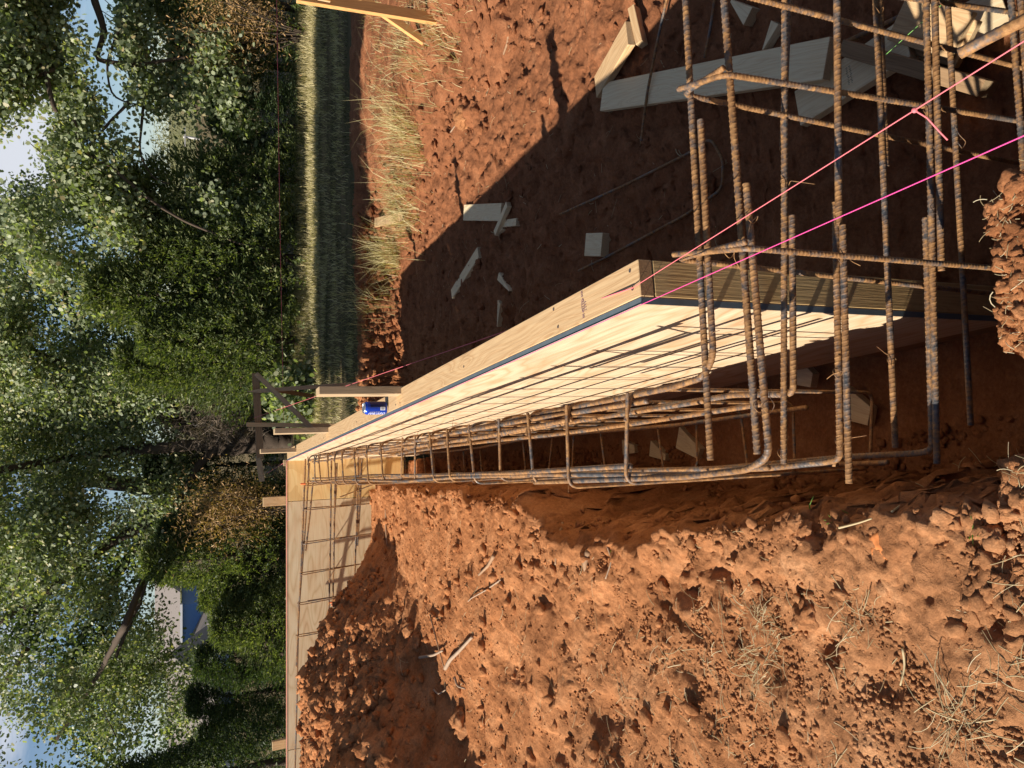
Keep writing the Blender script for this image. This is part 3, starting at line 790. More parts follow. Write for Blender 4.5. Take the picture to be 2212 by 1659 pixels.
dstir((1614, 536), (2150, 579), (1463, 560), (2073, 627))
dstir((1560, -60), (2212, 30), (1560, -22), (2183, 140))
def tie(p, parent, s=.02, n=1, r=.0008):
    for k in range(n):
        pts = [Vector(p) + Vector((random.gauss(0, s), random.gauss(0, s), random.gauss(0, s))) for _ in range(2)]
        u = Vector((random.gauss(0, 1), random.gauss(0, 1), random.gauss(0, 1))).normalized()
        ring = [Vector(p) + Vector((.012 * math.cos(a), .004 * math.sin(a * 2), .014 * math.sin(a))) for a in np.linspace(0, 5.2, 9)]
        tail = [ring[-1] + u * .02 + Vector((0, 0, .01)), ring[-1] + u * random.uniform(.035, .06)]
        tube('tie_wire', ring + tail, r, M['wire'], parent, 5, .004, .008)
for x, y, d in [(1527, 730, L1), (1625, 470, L1), (1640, 878, L1), (1660, 880, L1), (1810, 806, L2), (1815, 955, L2), (2020, 450, L3), (1926, 780, L3), (2005, 243, L3), (1900, 18, L3), (2010, 975, L3), (1696, 395, L2), (2077, 310, L4), (1575, 545, L1), (1690, 980, L2), (1820, 560, L2)]:
    tie(PD(x, y, d - .004), cage_d, n=1, r=.0008)
for Y in ties:
    tie(ca(Y, .0, 1.055), cage_a, n=1, r=.0007)
    tie(ca(Y + .02, .205, 1.06), cage_a, n=1, r=.0007)
    if random.random() < .6: tie(ca(Y + .05, .2, 1.33), cage_a, n=1, r=.0007)
# cage in front of the far wall
cage_b = thing('rebar_cage', 'dark rebar cage of thin bars and tall hoops in front of the far plywood', 'rebar cage', (-2.0, 7.5, -.2))
def cb(x, y, off=0.0):
    Yb = np.interp(y, [1000, 1700], [7.46, 7.66]) - off
    return PY(x, y, Yb)
for (x0, y0, x1, y1, r) in [(660, 985, 640, 1440, .0085), (668, 1000, 646, 1310, .0085), (676, 1040, 660, 1190, .008), (645, 1300, 636, 1700, .008), (716, 985, 708, 1420, .0085), (724, 1000, 716, 1420, .008), (728, 1000, 722, 1120, .008), (774, 985, 766, 1240, .009), (782, 990, 772, 1180, .0085), (779, 1010, 771, 1160, .0085), (712, 1400, 704, 1700, .008)]:
    rebar('longitudinal_bar', [cb(x0, y0), cb((x0 + x1) / 2 + 1, (y0 + y1) / 2), cb(x1, y1)], r, cage_b, M['rebar_rust'] if x0 % 3 else M['rebar'], fine=False, fillet=0)
for (x0, y0, x1, y1) in [(656, 1046, 800, 1034), (657, 1098, 800, 1087), (651, 1172, 812, 1150), (648, 1238, 810, 1212), (643, 1303, 800, 1277), (640, 1372, 800, 1345)]:
    sl = (y1 - y0) / (x1 - x0)
    P = [cb(x0, y0, -.06), cb(x1 + 10, y1, -.06), cb(x1, y1 + 1, .05), cb(x0 + 5, y0 + 4, .05), cb(x0, y0, -.05)]
    rebar('stirrup', P, .0052, cage_b, M['rebar_rust'], fine=False, fillet=.03)
rebar('longitudinal_bar', [cb(664, 1299, .03), cb(745, 1286, .03)], .009, cage_b, M['rebar'], fine=False, fillet=0)
rebar('longitudinal_bar', [cb(734, 1074, .05), cb(810, 1045, .05)], .006, cage_b, M['rebar_rust'], fine=False, fillet=0)
for x, y, w in [(723, 1306, .02), (660, 1045, .03), (718, 1301, .015)]:
    q = cb(x, y, .07)
    rebar('paint_mark', [q, q + Vector((0, 0, w * 1.5))], .0088, cage_b, M['orange_paint'], fine=False, fillet=0)
# single bars lying on the excavated floor
def ground_bar(label, pix, up=.012, r=.0065, mat='rebar_rust', fillet=.04):
    pts = [PG(x, y, up) for x, y in pix]
    o = rebar('rebar_rod', pts, r, None, M[mat], fine=False, fillet=fillet)
    tag(o, label, 'rebar', 'rebar rods lying on the excavated floor'); return o
ground_bar('bent rebar rod with a hooked end lying in the shade beside the form', [(1250, 585), (1330, 545), (1480, 465), (1560, 408), (1562, 345), (1535, 298), (1490, 330), (1350, 400), (1210, 463)], .03)
ground_bar('thin rebar rod lying under the long pale board', [(1442, -10), (1420, 90), (1398, 200), (1385, 305)], .06)
ground_bar('short dark rebar rod near the small wood wedges at the right', [(1545, -10), (1535, 60), (1522, 125)], .03)
ground_bar('grey rebar rod lying across the stacked blocks at the right', [(1830, 90), (1905, 55), (2000, 10), (2050, -20)], .05, .0095, 'rebar')
ground_bar('grey rebar rod resting on the pale board close below the blocks', [(2075, 115), (2140, 80), (2200, 50), (2260, 20)], .30, .0095, 'rebar')

# ------------------------------------------------------------------ strings
def string(label, pts, mat, r=.0010, knots=()):
    o = tube('string_line', pts, r, M[mat], None, 6, .03)
    tag(o, label, 'string', 'mason string lines'); 
    for k in knots:
        kp = Vector(k)
        bm = bmesh.new(); bmesh.ops.create_icosphere(bm, subdivisions=2, radius=.004)
        kn = put('knot', bm_mesh('knot', bm, True), M[mat], None, Matrix.Translation(kp)); kn.parent = o
        tl = tube('knot_tail', [kp, kp + Vector((-.012, -.01, -.012)), kp + Vector((-.03, -.015, -.03)), kp + Vector((-.042, -.02, -.04))], .0012, M[mat], None, 5, .004); tl.parent = o
    return o
nail = fp(.02, .045, ZT + .006)
s1 = PD(2212, 89, .93); s1 = s1 + (s1 - nail) * .8
def on_line(a, b, px):              # point of a-b seen at picture column px
    for q in np.linspace(0, 1.6, 4000):
        v = a + (b - a) * q; w_ = Vector((v.x, v.y, v.z - EYE)); dz = w_.y * CP - w_.z * SP; dv = -(w_.y * SP + w_.z * CP)
        if 1106 + FPX * dv / dz > px: return v
kpt = on_line(nail, s1, 1975)
string('pink string line running from the knot at the near cage to the plate corner', [s1, kpt, nail], 'pink', knots=[kpt])
string('thin pink string line leaving the plate corner for the batter board by the oak', [nail, PY(700, 850, 7.2), PY(548, 903, YS - .03)], 'pink', .0016)
e2 = fp(6.4, -.002, ZT + .004)
n2_ = fp(0, -.002, ZT + .004)
string('straight magenta string line stretched along the inner edge of the plywood', [n2_ - A * 1.6, n2_, e2], 'magenta')
string('slack pink string line going past the far form toward the trees', [e2, PY(578, 1022, 9.6)], 'pink', .0018)
string('pale green string line at the lower right over the stacked blocks', [PD(1900, 130, 2.0) , PD(2090, -40, 1.7)], 'green_string')
string('thin dark red string line hanging across the trees', [PY(597, -40, 8.9), PY(604, 450, 9.0), PY(613, 930, 9.0)], 'pink', .0022)
string('red string line along the top edge of the far plywood', [Vector((-6, YB - .012, ZT + .006)), Vector((-.75, YB - .012, ZT + .006))], 'pink', .003)

# ------------------------------------------------------------------ offcuts and loose lumber
def flat_board(label, a, b, w, t, mat='pine_pale', up=0.0, tilt=0.0, name='board_offcut', lift0=0.0, lift1=0.0, **k):
    p0, p1 = PG(*a), PG(*b)
    p0.z += t / 2 + up + lift0; p1.z += t / 2 + up + lift1
    x = (p1 - p0).normalized(); side = UPV.cross(x).normalized(); upv = (UPV + side * tilt)
    th = board(name, p0, p1, w, t, upv, [M[mat], M['end_pale']], None, **k)
    return tag(th, label, 'board', 'loose lumber round the excavation')
flat_board('long pale board lying across the shaded floor behind the near cage', (1320, 213), (1848, 140), .14, .038, lift1=.10, lift0=.02)
flat_board('short pine board half in sun at the edge of the shadow', (1300, 190), (1392, 78), .125, .038, 'pine', lift1=.06)
flat_board('small nail holed block leaning on the sunlit short board', (1386, 22), (1404, 100), .038, .05, 'pine', up=.02, tilt=.4)
pb = flat_board('pale board with black print lying below the long one', (1738, 238), (2030, 100), .14, .038, lift1=.12)
bm = bmesh.new()
for k in range(11):
    for q in range(2):
        stroke(bm, .012 * q + random.uniform(-.002, .002), -.034 + .0062 * k, .007 if k % 3 else .003, .0022)
ip = bpy.data.objects.new('ink_print', bm_mesh('ink_print', bm)); ip.data.materials.append(M['black_print']); link(ip, pb); ip.location = (.0, 0, .0195)
flat_board('dark brown timber standing on edge above the printed board', (1888, 118), (2190, 205), .05, .135, 'pine_brown', up=.05)
flat_board('pale block on top of the stack at the lower right corner', (2022, 58), (2160, 100), .14, .038, 'pine', up=.15)
flat_board('pale block under the top one of the stack at the lower right corner', (2016, 72), (2150, 112), .14, .038, 'pine', up=.105)
flat_board('wide pale board beneath the stack at the lower right corner', (1990, 120), (2190, 20), .14, .038, 'pine_pale', up=.02)
flat_board('short pale board half lit at the shadow edge in the middle of the floor', (1011, 460), (1092, 459), .125, .038, 'pine_pale')
flat_board('small grey piece leaning against the half lit short board', (1083, 505), (1110, 442), .045, .035, 'pine_pale', up=.02)
flat_board('tiny pale block beside the half lit short board', (1096, 484), (1125, 480), .05, .035, 'pine_pale')
flat_board('narrow board lying alone in shade with a knot in it', (984, 636), (1042, 545), .089, .038, 'pine_pale')
flat_board('square block lying on the shaded floor by the bent rod', (1284, 530), (1320, 530), .125, .06, 'pine_pale')
flat_board('small notched board lying in the dry grass on top of the bank', (824, 482), (880, 470), .10, .03, 'pine', up=.05)
def wedge(label, a, b, w, t=.038, mat='pine_pale', up=0.0, blunt=.12):
    p0, p1 = PG(*a), PG(*b); p0.z += t / 2 + up; p1.z += t / 2 + up
    o = tri_prism('wood_wedge', (p1 - p0).length, w, t, [M[mat], M['end_pale']], None, frame(p0, p1, UPV), blunt)
    return tag(o, label, 'wedge', 'sawn wedges dropped on the ground')
wedge('small pointed offcut sitting at the upper right beside the dark cage bar', (1636, 40), (1598, 8), .07, .05)
wedge('narrow offcut behind the cage bar at the upper right', (1690, 52), (1664, 112), .05)
wedge('thin white wedge lying alone on the floor behind the form', (1086, 597), (1110, 628), .06)
wedge('pale splinter wedge lying close behind the plate edge', (1088, 652), (1084, 706), .06)
wedge('tiny wedge tip beside the half lit short board', (1095, 490), (1080, 510), .05)
wedge('triangular offcut deep in the trench under the plywood', (1848, 868), (1908, 886), .13, blunt=.45, up=.03)
wedge('pale square offcut furthest along on the trench floor', (1356, 966), (1382, 964), .09, blunt=.4)
wedge('five sided offcut in the middle of three on the trench floor', (1416, 968), (1450, 984), .09, blunt=.3)
wedge('largest of the three offcuts on the trench floor', (1476, 944), (1524, 972), .12, blunt=.4)
wedge('grey offcut stuck below the plywood bottom edge', (1750, 800), (1790, 812), .12, blunt=.4, up=.05)

# ------------------------------------------------------------------ the can
cz = fp(2.36, .062, ZT + .001)
cz = PD(836, 881, .978); cz.z = ZT + .0008
can = thing('drink_can', 'shiny blue drink can standing on the top plate', 'can', cz)
prof = [(.0, .004), (.022, .003), (.0255, .0), (.028, .004), (.0325, .012), (.033, .018)]
bm = bmesh.new()
def lathe(prof, seg=40):
    V = []; F = []
    for r, z in prof: V += [(r * math.cos(2 * math.pi * k / seg), r * math.sin(2 * math.pi * k / seg), z) for k in range(seg)]
    for i in range(len(prof) - 1):
        for k in range(seg): F += [i * seg + k, i * seg + (k + 1) % seg, (i + 1) * seg + (k + 1) % seg, (i + 1) * seg + k]
    return np.array(V), np.full((len(prof) - 1) * seg, 4), np.array(F)
def lathe_obj(name, prof, mat, parent, loc):
    V, c, F = lathe(prof); return put(name, mesh_np(name, V, c, F, True), mat, parent, Matrix.Translation(loc))
lathe_obj('can_body', [(.0285, .006), (.0325, .013), (.0331, .020), (.0331, .104), (.0325, .108), (.0275, .1165)], M['can_blue'], can, cz)
lathe_obj('can_base', [(.0001, .006), (.021, .006), (.0245, .0005), (.0265, .001), (.0286, .006)], M['alu'], can, cz)
lathe_obj('can_lid', [(.0275, .1165), (.0272, .121), (.0262, .1222), (.0250, .1205), (.0235, .117), (.0001, .117)], M['alu'], can, cz)
board('pull_tab', cz + Vector((-.010, -.004, .1185)), cz + Vector((.008, .006, .1185)), .014, .0016, UPV, [M['alu'], M['alu']], can)
def wrap_mesh(name, rects, mat, rad=.0333):
    V, c, F = [], [], []
    for a0, a1, z0, z1 in rects:
        n = max(1, int(abs(a1 - a0) / .12)) ; base = len(V)
        for k in range(n + 1):
            a = a0 + (a1 - a0) * k / n
            V += [(rad * math.cos(a), rad * math.sin(a), z0), (rad * math.cos(a), rad * math.sin(a), z1)]
        for k in range(n):
            F += [base + 2 * k, base + 2 * k + 2, base + 2 * k + 3, base + 2 * k + 1]; c.append(4)
    return put(name, mesh_np(name, V, c, F), mat, can, Matrix.Translation(cz))
CAM_A = -math.pi / 2              # the side of the can that faces the photographer
wrap_mesh('navy_panel', [(CAM_A + .15, CAM_A + 1.7, .014, .092)], M['can_navy'], .03325)
wrap_mesh('barcode_panel', [(CAM_A - .33, CAM_A + .17, .018, .042)], M['white'], .0333)
wrap_mesh('barcode', [(CAM_A - .27 + .045 * k, CAM_A - .27 + .045 * k + (.012 if k % 3 else .024), .0215, .038) for k in range(9)], M['black_print'], .03345)
def text_mesh(body):
    cu = bpy.data.curves.new('lettering', 'FONT'); cu.body = body; cu.size = 1.0; cu.resolution_u = 3
    ob = bpy.data.objects.new('lettering', cu); COL.objects.link(ob)
    bpy.context.view_layer.update()
    me = bpy.data.meshes.new_from_object(ob.evaluated_get(bpy.context.evaluated_depsgraph_get()))
    bpy.data.objects.remove(ob); return me
def wrap_text(body, a_c, z0, z1, arc, mat, name):
    me = text_mesh(body); bm = bmesh.new(); bm.from_mesh(me)
    bmesh.ops.subdivide_edges(bm, edges=bm.edges[:], cuts=1)
    xs = [v.co.x for v in bm.verts]; ys = [v.co.y for v in bm.verts]
    x0, x1, y0, y1 = min(xs), max(xs), min(ys), max(ys)
    for v in bm.verts:
        u = (v.co.x - x0) / (x1 - x0); w = (v.co.y - y0) / (y1 - y0)
        ang = a_c - (w - .5) * arc; z = z0 + (z1 - z0) * u
        v.co = Vector((.0336 * math.cos(ang), .0336 * math.sin(ang), z))
    return put(name, bm_mesh(name, bm), mat, can, Matrix.Translation(cz))
wrap_text('BUD', CAM_A - 1.12, .066, .10, .75, M['white'], 'lettering')
wrap_text('LIGHT', CAM_A - 1.12, .016, .062, .75, M['white'], 'lettering')
wrap_text('BEER', CAM_A - .62, .045, .095, .2, M['silver_print'], 'lettering')

# ------------------------------------------------------------------ foliage builders
OAKLEAF = np.array([(0, 0), (.10, .16), (.30, .20), (.26, .34), (.42, .50), (.26, .56), (.30, .78), (.12, .80), (.0, 1.0),
                    (-.12, .80), (-.30, .78), (-.26, .56), (-.42, .50), (-.26, .34), (-.30, .20), (-.10, .16)])
LEAF8 = np.array([(0, 0), (.30, .28), (.18, .46), (.34, .68), (.0, 1.0), (-.34, .68), (-.18, .46), (-.30, .28)])
SPRIG = np.array([(0, 0), (.10, .28), (.0, 1.0), (-.10, .28)])
def leaves(C, per, spread, size, tmpl, up=.35, rgen=rng, stretch=1.0, droop=0.0, sizevar=.35, squash=.75):
    n = len(C) * per
    P = np.repeat(C, per, 0) + rgen.normal(0, 1, (n, 3)) * spread * np.array([1, 1, squash])
    d = rgen.normal(0, 1, (n, 3)); d[:, 2] -= droop; d /= np.linalg.norm(d, axis=1)[:, None]
    nn = rgen.normal(0, 1, (n, 3)); nn[:, 2] += up * 3; nn[:, 0] -= up * 1.5; nn[:, 1] -= up * 1.2
    nn -= d * (nn * d).sum(1)[:, None]; nn /= np.linalg.norm(nn, axis=1)[:, None]
    w = np.cross(nn, d)
    sz = size * (1 + rgen.uniform(-sizevar, sizevar, n))
    m = len(tmpl)
    V = P[:, None, :] + sz[:, None, None] * (tmpl[None, :, 0, None] * w[:, None, :] + tmpl[None, :, 1, None] * stretch * d[:, None, :])
    V = V + (np.abs(tmpl[:, 0]) ** 1.5)[None, :, None] * nn[:, None, :] * sz[:, None, None] * .35
    return V.reshape(-1, 3), np.full(n, m), np.arange(n * m)
def merge(parts):
    Vs, cs, Fs, off = [], [], [], 0
    for V, c, F in parts:
        Vs.append(V); cs.append(c); Fs.append(np.asarray(F) + off); off += len(V)
    return np.concatenate(Vs), np.concatenate(cs), np.concatenate(Fs)
def limb(pts, r0, r1, seg=8, step=.12, wob=.03):
    C, q = resample([np.array(p) for p in pts], step)
    C = C + (np.random.default_rng(len(C)).normal(0, wob, C.shape) * np.linspace(0, 1, len(C))[:, None]) * .5
    for _ in range(2): C[1:-1] = (C[:-2] + 2 * C[1:-1] + C[2:]) / 4
    rad = np.interp(q / q[-1], [0, 1], [r0, r1])
    th = np.arange(seg)
    def prof(t):
        return rad[:, None] * (1 + .13 * np.sin(3 * t[None, :] + q[:, None] * 3) + .10 * rng.normal(0, 1, (len(C), seg)))
    return sweep('l', C, None, seg, prof)

def pix_cloud(n, polys, holes, Yr, soft=10):
    """cluster centres inside crown outlines: polys are lists of (V, y) corners, at distances Yr"""
    out = []
    allx = [p[0] for P in polys for p in P]; ally = [p[1] for P in polys for p in P]
    def inside(x, y, P):
        c = np.zeros(len(x), bool); j = len(P) - 1
        for i in range(len(P)):
            xi, yi = P[i]; xj, yj = P[j]
            m = ((yi > y) != (yj > y)) & (x < (xj - xi) * (y - yi) / (yj - yi + 1e-9) + xi)
            c ^= m; j = i
        return c
    x = rng.uniform(min(allx), max(allx), n * 6); y = rng.uniform(min(ally), max(ally), n * 6)
    xx = x + rng.normal(0, soft, len(x)); yy = y + rng.normal(0, soft, len(x))
    k = np.zeros(len(x), bool)
    for P in polys: k |= inside(xx, yy, P)
    for hx, hy, hr in holes: k &= np.hypot(xx - hx, yy - hy) > hr
    x, y = x[k][:n], y[k][:n]
    Y = Yr[0] + (Yr[1] - Yr[0]) * np.clip(.5 + .95 * fbm(x / 120, y / 120, 3, n) + rng.normal(0, .16, len(x)), 0, 1)
    du = (829.5 - y) / FPX; dv = (x - 1106) / FPX
    t = Y / (CP - dv * SP)
    return np.stack([du * t, Y, EYE - (SP + dv * CP) * t], 1)
def clumpy(C, keep=.6, f=1.6, seed=5):
    v = fbm(C[:, 0] * f + C[:, 1] * .7, C[:, 2] * f - C[:, 1] * .9, 3, seed)
    return C[v > np.quantile(v, 1 - keep)]

# ---- big oak with the dark trunk
Yo = 15.4
def po(x, y, Y=Yo): return np.array(PY(x, y, Y))
tr = [limb([po(708, 938), po(690, 940), po(650, 940)], .36, .26, 12, .06, .0), limb([po(655, 940), po(560, 945), po(470, 962)], .255, .22, 12, .07, .02),
      limb([po(480, 962), po(430, 1000), po(400, 1062), po(372, 1110), po(330, 1200), po(300, 1300), po(250, 1420, 16.0)], .085, .03),
      limb([po(480, 955), po(400, 925), po(320, 885), po(190, 820, 17.0), po(40, 740, 16.0), po(-80, 700, 16.1)], .10, .04),
      limb([po(480, 960), po(350, 965), po(180, 985, 17.1), po(30, 1010, 16.0), po(-150, 1040, 16.0)], .11, .05),
      limb([po(400, 930), po(340, 800, 16.4), po(290, 700, 16.2), po(240, 560, 16.1)], .08, .025),
      limb([po(350, 1110), po(230, 1180, 16.3), po(140, 1250, 16.1), po(20, 1330, 16.1), po(-100, 1400, 16.1)], .09, .05),
      limb([po(330, 1200), po(270, 1350, 12.4), po(200, 1480, 16.0), po(120, 1600, 16.0)], .06, .03),
      limb([po(30, 1130, 16.8), po(10, 1200, 16.8), po(-20, 1230)], .09, .07), limb([po(60, 1400, 16.1), po(10, 1480, 16.1), po(-60, 1560, 16.1)], .05, .04)]
oak_poly = [[(-60, 400), (60, 430), (170, 395), (300, 420), (330, 520), (420, 560), (520, 620), (500, 700), (440, 790), (400, 880), (395, 930), (420, 1010), (452, 1080), (440, 1180), (400, 1250), (350, 1300), (420, 1380), (450, 1480), (470, 1560), (440, 1720), (-60, 1760)]]
oak_holes = [(25, 1080, 34), (15, 1165, 26), (20, 1240, 20), (10, 1320, 18), (40, 1630, 92), (120, 1590, 45), (160, 1640, 45), (290, 1275, 22), (395, 1085, 15), (310, 1350, 16), (330, 1560, 34), (300, 1640, 36), (190, 1480, 14), (130, 1420, 12), (240, 1400, 12), (352, 615, 14), (250, 700, 10), (310, 660, 10), (400, 1350, 52), (388, 255, 34)]
C1 = clumpy(pix_cloud(3000, oak_poly, oak_holes, (14.5, 17.6), 9), .5, 1.35, 5)
for q in C1[::9][:150]:                                            # fine twigs under the leaf clusters
    tr.append(limb([q, q + np.array([rng.normal(0, .3), .3, rng.uniform(.1, .5)])], .012, .006, 5, .1, .02))
oak = thing('oak_tree', 'big spreading oak with a dark forked trunk behind the batter board', 'tree', Vector(po(708, 938)))
V, c, F = merge(tr); put('trunk', mesh_np('trunk', V, c, F, True), M['bark'], oak)
V, c, F = leaves(C1, 70, .21, .070, LEAF8, .25)
put('crown', mesh_np('crown', V, c, F), M['oak'], oak)
# ---- pale leaved oak reaching in from the right
tr2 = [limb([np.array((8.2, 12.6, -.4)), np.array((7.6, 12.4, 2.5)), np.array((6.6, 12.2, 4.2))], .26, .14, 10),
       limb([po(-30, -60, 13.9), po(60, 80, 13.5), po(95, 130, 13.5), po(120, 240, 13.3)], .07, .03), limb([po(195, -40, 14.0), po(225, 70, 13.9), po(205, 130, 13.5), po(300, 140, 13.5)], .06, .03),
       limb([po(260, 60, 13.5), po(230, 130, 13.5), po(238, 210, 13.5), po(300, 230, 13.5)], .022, .012), limb([po(300, 200, 13.5), po(250, 250, 13.5), po(205, 300, 13.4), po(170, 330, 13.4)], .028, .012),
       limb([po(310, 230, 13.5), po(300, 330, 13.5), po(330, 390, 13.5), po(370, 400, 13.4)], .022, .01), limb([po(160, 260, 13.4), po(180, 330, 13.4), po(240, 360, 13.3)], .028, .012),
       limb([po(120, 150, 13.5), po(60, 170, 13.5), po(20, 230, 13.5)], .035, .012), limb([po(300, 140, 13.5), po(420, 120, 13.5), po(520, 130, 13.5)], .03, .012),
       limb([po(240, 360, 13.3), po(320, 430, 13.3), po(400, 480, 13.2), po(500, 520, 13.1), po(590, 540, 13.0)], .03, .01)]
pal_poly = [[(-60, -120), (140, -120), (210, 20), (190, 120), (205, 210), (215, 330), (150, 390), (80, 330), (20, 300), (-60, 260)],
            [(290, -120), (470, -120), (480, 60), (520, 170), (545, 240), (540, 300), (500, 360), (430, 300), (415, 240), (300, 220), (280, 150), (260, 40)],
            [(150, 300), (240, 290), (290, 330), (310, 430), (360, 450), (370, 490), (330, 560), (260, 520), (180, 450), (120, 430)],
            [(410, 400), (520, 420), (600, 450), (625, 520), (560, 570), (480, 600), (420, 590), (380, 520), (330, 540), (340, 480)],
            [(20, 380), (60, 470), (130, 560), (210, 560), (230, 640), (170, 690), (100, 600), (30, 520)]]
C2 = clumpy(pix_cloud(1300, pal_poly, [(230, 300, 30), (200, 180, 26), (395, 290, 36)], (13.3, 14.5), 7), .66, 1.9, 9)
for q in C2[::8][:110]: tr2.append(limb([q, q + np.array([rng.uniform(.1, .4), .2, rng.uniform(.1, .4)])], .012, .006, 5, .1, .02))
oak2 = thing('oak_tree', 'pale leaved oak whose branches reach in from the right over the field', 'tree', (8.2, 12.6, -.25))
V, c, F = merge(tr2); put('trunk', mesh_np('trunk', V, c, F, True), M['bark'], oak2)
V, c, F = leaves(C2, 66, .17, .076, OAKLEAF, .25)
put('crown', mesh_np('crown', V, c, F), M['oak_pale'], oak2)
# ---- backing oak behind, shade put into its leaf colour to darken crown gaps
dk_poly = [[(-60, 440), (60, 440), (150, 400), (260, 420), (350, 520), (330, 800), (330, 1000), (360, 1150), (330, 1300), (400, 1500), (420, 1720), (-60, 1740)]]
C3 = clumpy(pix_cloud(1500, dk_poly, oak_holes, (18.2, 20.2), 10), .52, 1.1, 13)
oak3 = thing('oak_tree', 'backing oak behind the big one with shade put into its dark leaf colour', 'tree', (-2.5, 19.2, -.3))
V, c, F = merge([limb([np.array((-2.5, 19.2, -.4)), np.array((-2.4, 19.2, 1.5)), np.array((-2.0, 19.2, 4))], .25, .15, 10), limb([np.array((-2.4, 19.2, 1.6)), np.array((-4.5, 19.2, 3)), np.array((-6.5, 19.2, 4))], .13, .05), limb([np.array((-2.4, 19.2, 1.9)), np.array((0, 19.2, 3)), np.array((2.2, 19.2, 4))], .12, .05)])
put('trunk', mesh_np('trunk', V, c, F, True), M['bark'], oak3)
V, c, F = leaves(C3, 40, .26, .10, LEAF8, .2)
put('crown', mesh_np('crown', V, c, F), M['oak_shaded'], oak3)
# ---- unseen oak added at the left, crown shaped to shade the mown field
SDX, SDY = math.cos(AZ) / math.tan(EL), math.sin(AZ) / math.tan(EL)
Cs = []
for k in range(2600):
    x = rng.uniform(.1, 8.5); y = rng.uniform(8.75, 11.7) ; h = (x + 9.6 + rng.normal(0, .35)) / SDX
    Cs.append((x - SDX * h, y - SDY * h, h - .1))
shade_oak = thing('oak_tree', 'unseen oak added outside the view to the left, crown shaped to shade the field', 'tree', (-9.8, 7.0, .0))
V, c, F = merge([limb([np.array((-9.9, 7.2, -.4)), np.array((-9.8, 7.1, 4)), np.array((-9.6, 6.8, 11))], .28, .08, 10)])
put('trunk', mesh_np('trunk', V, c, F, True), M['bark'], shade_oak)
V, c, F = leaves(np.array(Cs), 7, .16, .26, OAKLEAF, .1)
put('crown', mesh_np('crown', V, c, F), M['oak'], shade_oak)

# ---- cedars
def cedar_mesh(seed, h, w, sprays, leafsz=.085):
    r = np.random.default_rng(seed)
    u = r.uniform(.02, 1, sprays) ** .8; ang = r.uniform(0, 2 * math.pi, sprays)
    rad = w * (1 - u) ** .7 * (.55 + .45 * np.sqrt(r.uniform(0, 1, sprays))) * (1 + .35 * np.sin(ang * 3 + u * 9 + seed))
    base = np.stack([rad * np.cos(ang), rad * np.sin(ang), u * h], 1)
    out = np.stack([np.cos(ang), np.sin(ang), np.full(sprays, .55)], 1); out /= np.linalg.norm(out, axis=1)[:, None]
    per = 15
    t = np.tile(np.linspace(0, 1, per), sprays)
    B = np.repeat(base, per, 0) + np.repeat(out, per, 0) * (t * .30)[:, None] + r.normal(0, .035, (sprays * per, 3)) + np.array([0, 0, -.05]) * (t ** 2)[:, None]
    n = len(B)
    d = np.repeat(out, per, 0) + r.normal(0, .5, (n, 3)); d /= np.linalg.norm(d, axis=1)[:, None]
    nn = r.normal(0, 1, (n, 3)); nn -= d * (nn * d).sum(1)[:, None]; nn /= np.linalg.norm(nn, axis=1)[:, None]; wv = np.cross(nn, d)
    sz = leafsz * r.uniform(.6, 1.4, n)
    V = B[:, None, :] + sz[:, None, None] * (SPRIG[None, :, 0, None] * 1.7 * wv[:, None, :] + SPRIG[None, :, 1, None] * d[:, None, :])
    return mesh_np('foliage', V.reshape(-1, 3), np.full(n, 4), np.arange(n * 4))
cm = [cedar_mesh(1, 3.6, 1.0, 1500), cedar_mesh(2, 3.0, 1.15, 1500), cedar_mesh(3, 4.2, .85, 1500)]
V, c, F = limb([np.array((0, 0, -.3)), np.array((0.03, 0, 1.2)), np.array((0, 0, 3.0))], .10, .03, 7)
trunk_me = mesh_np('trunk', V, c, F, True); trunk_me.materials.append(M['bark'])
mat_of = {0: 'cedar', 1: 'cedar', 2: 'cedar_dark'}
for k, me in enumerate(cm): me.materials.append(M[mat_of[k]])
def copy_thing(src, loc, rz, sc, label, mat=None):
    r = src.copy(); COL.objects.link(r); r.location = loc; r.rotation_euler = (0, 0, rz); r.scale = sc; r['label'] = label
    for ch in src.children:
        d = ch.copy(); COL.objects.link(d); d.parent = r; d.matrix_parent_inverse = Matrix.Identity(4)
    return r
protos = []
for k, me in enumerate(cm):
    th = thing('cedar_tree', 'proto', 'tree', (0, 0, 0), 'cedars along the far edge of the field')
    a = bpy.data.objects.new('foliage', me); link(a, th); b = bpy.data.objects.new('trunk', trunk_me); link(b, th)
    protos.append(th)
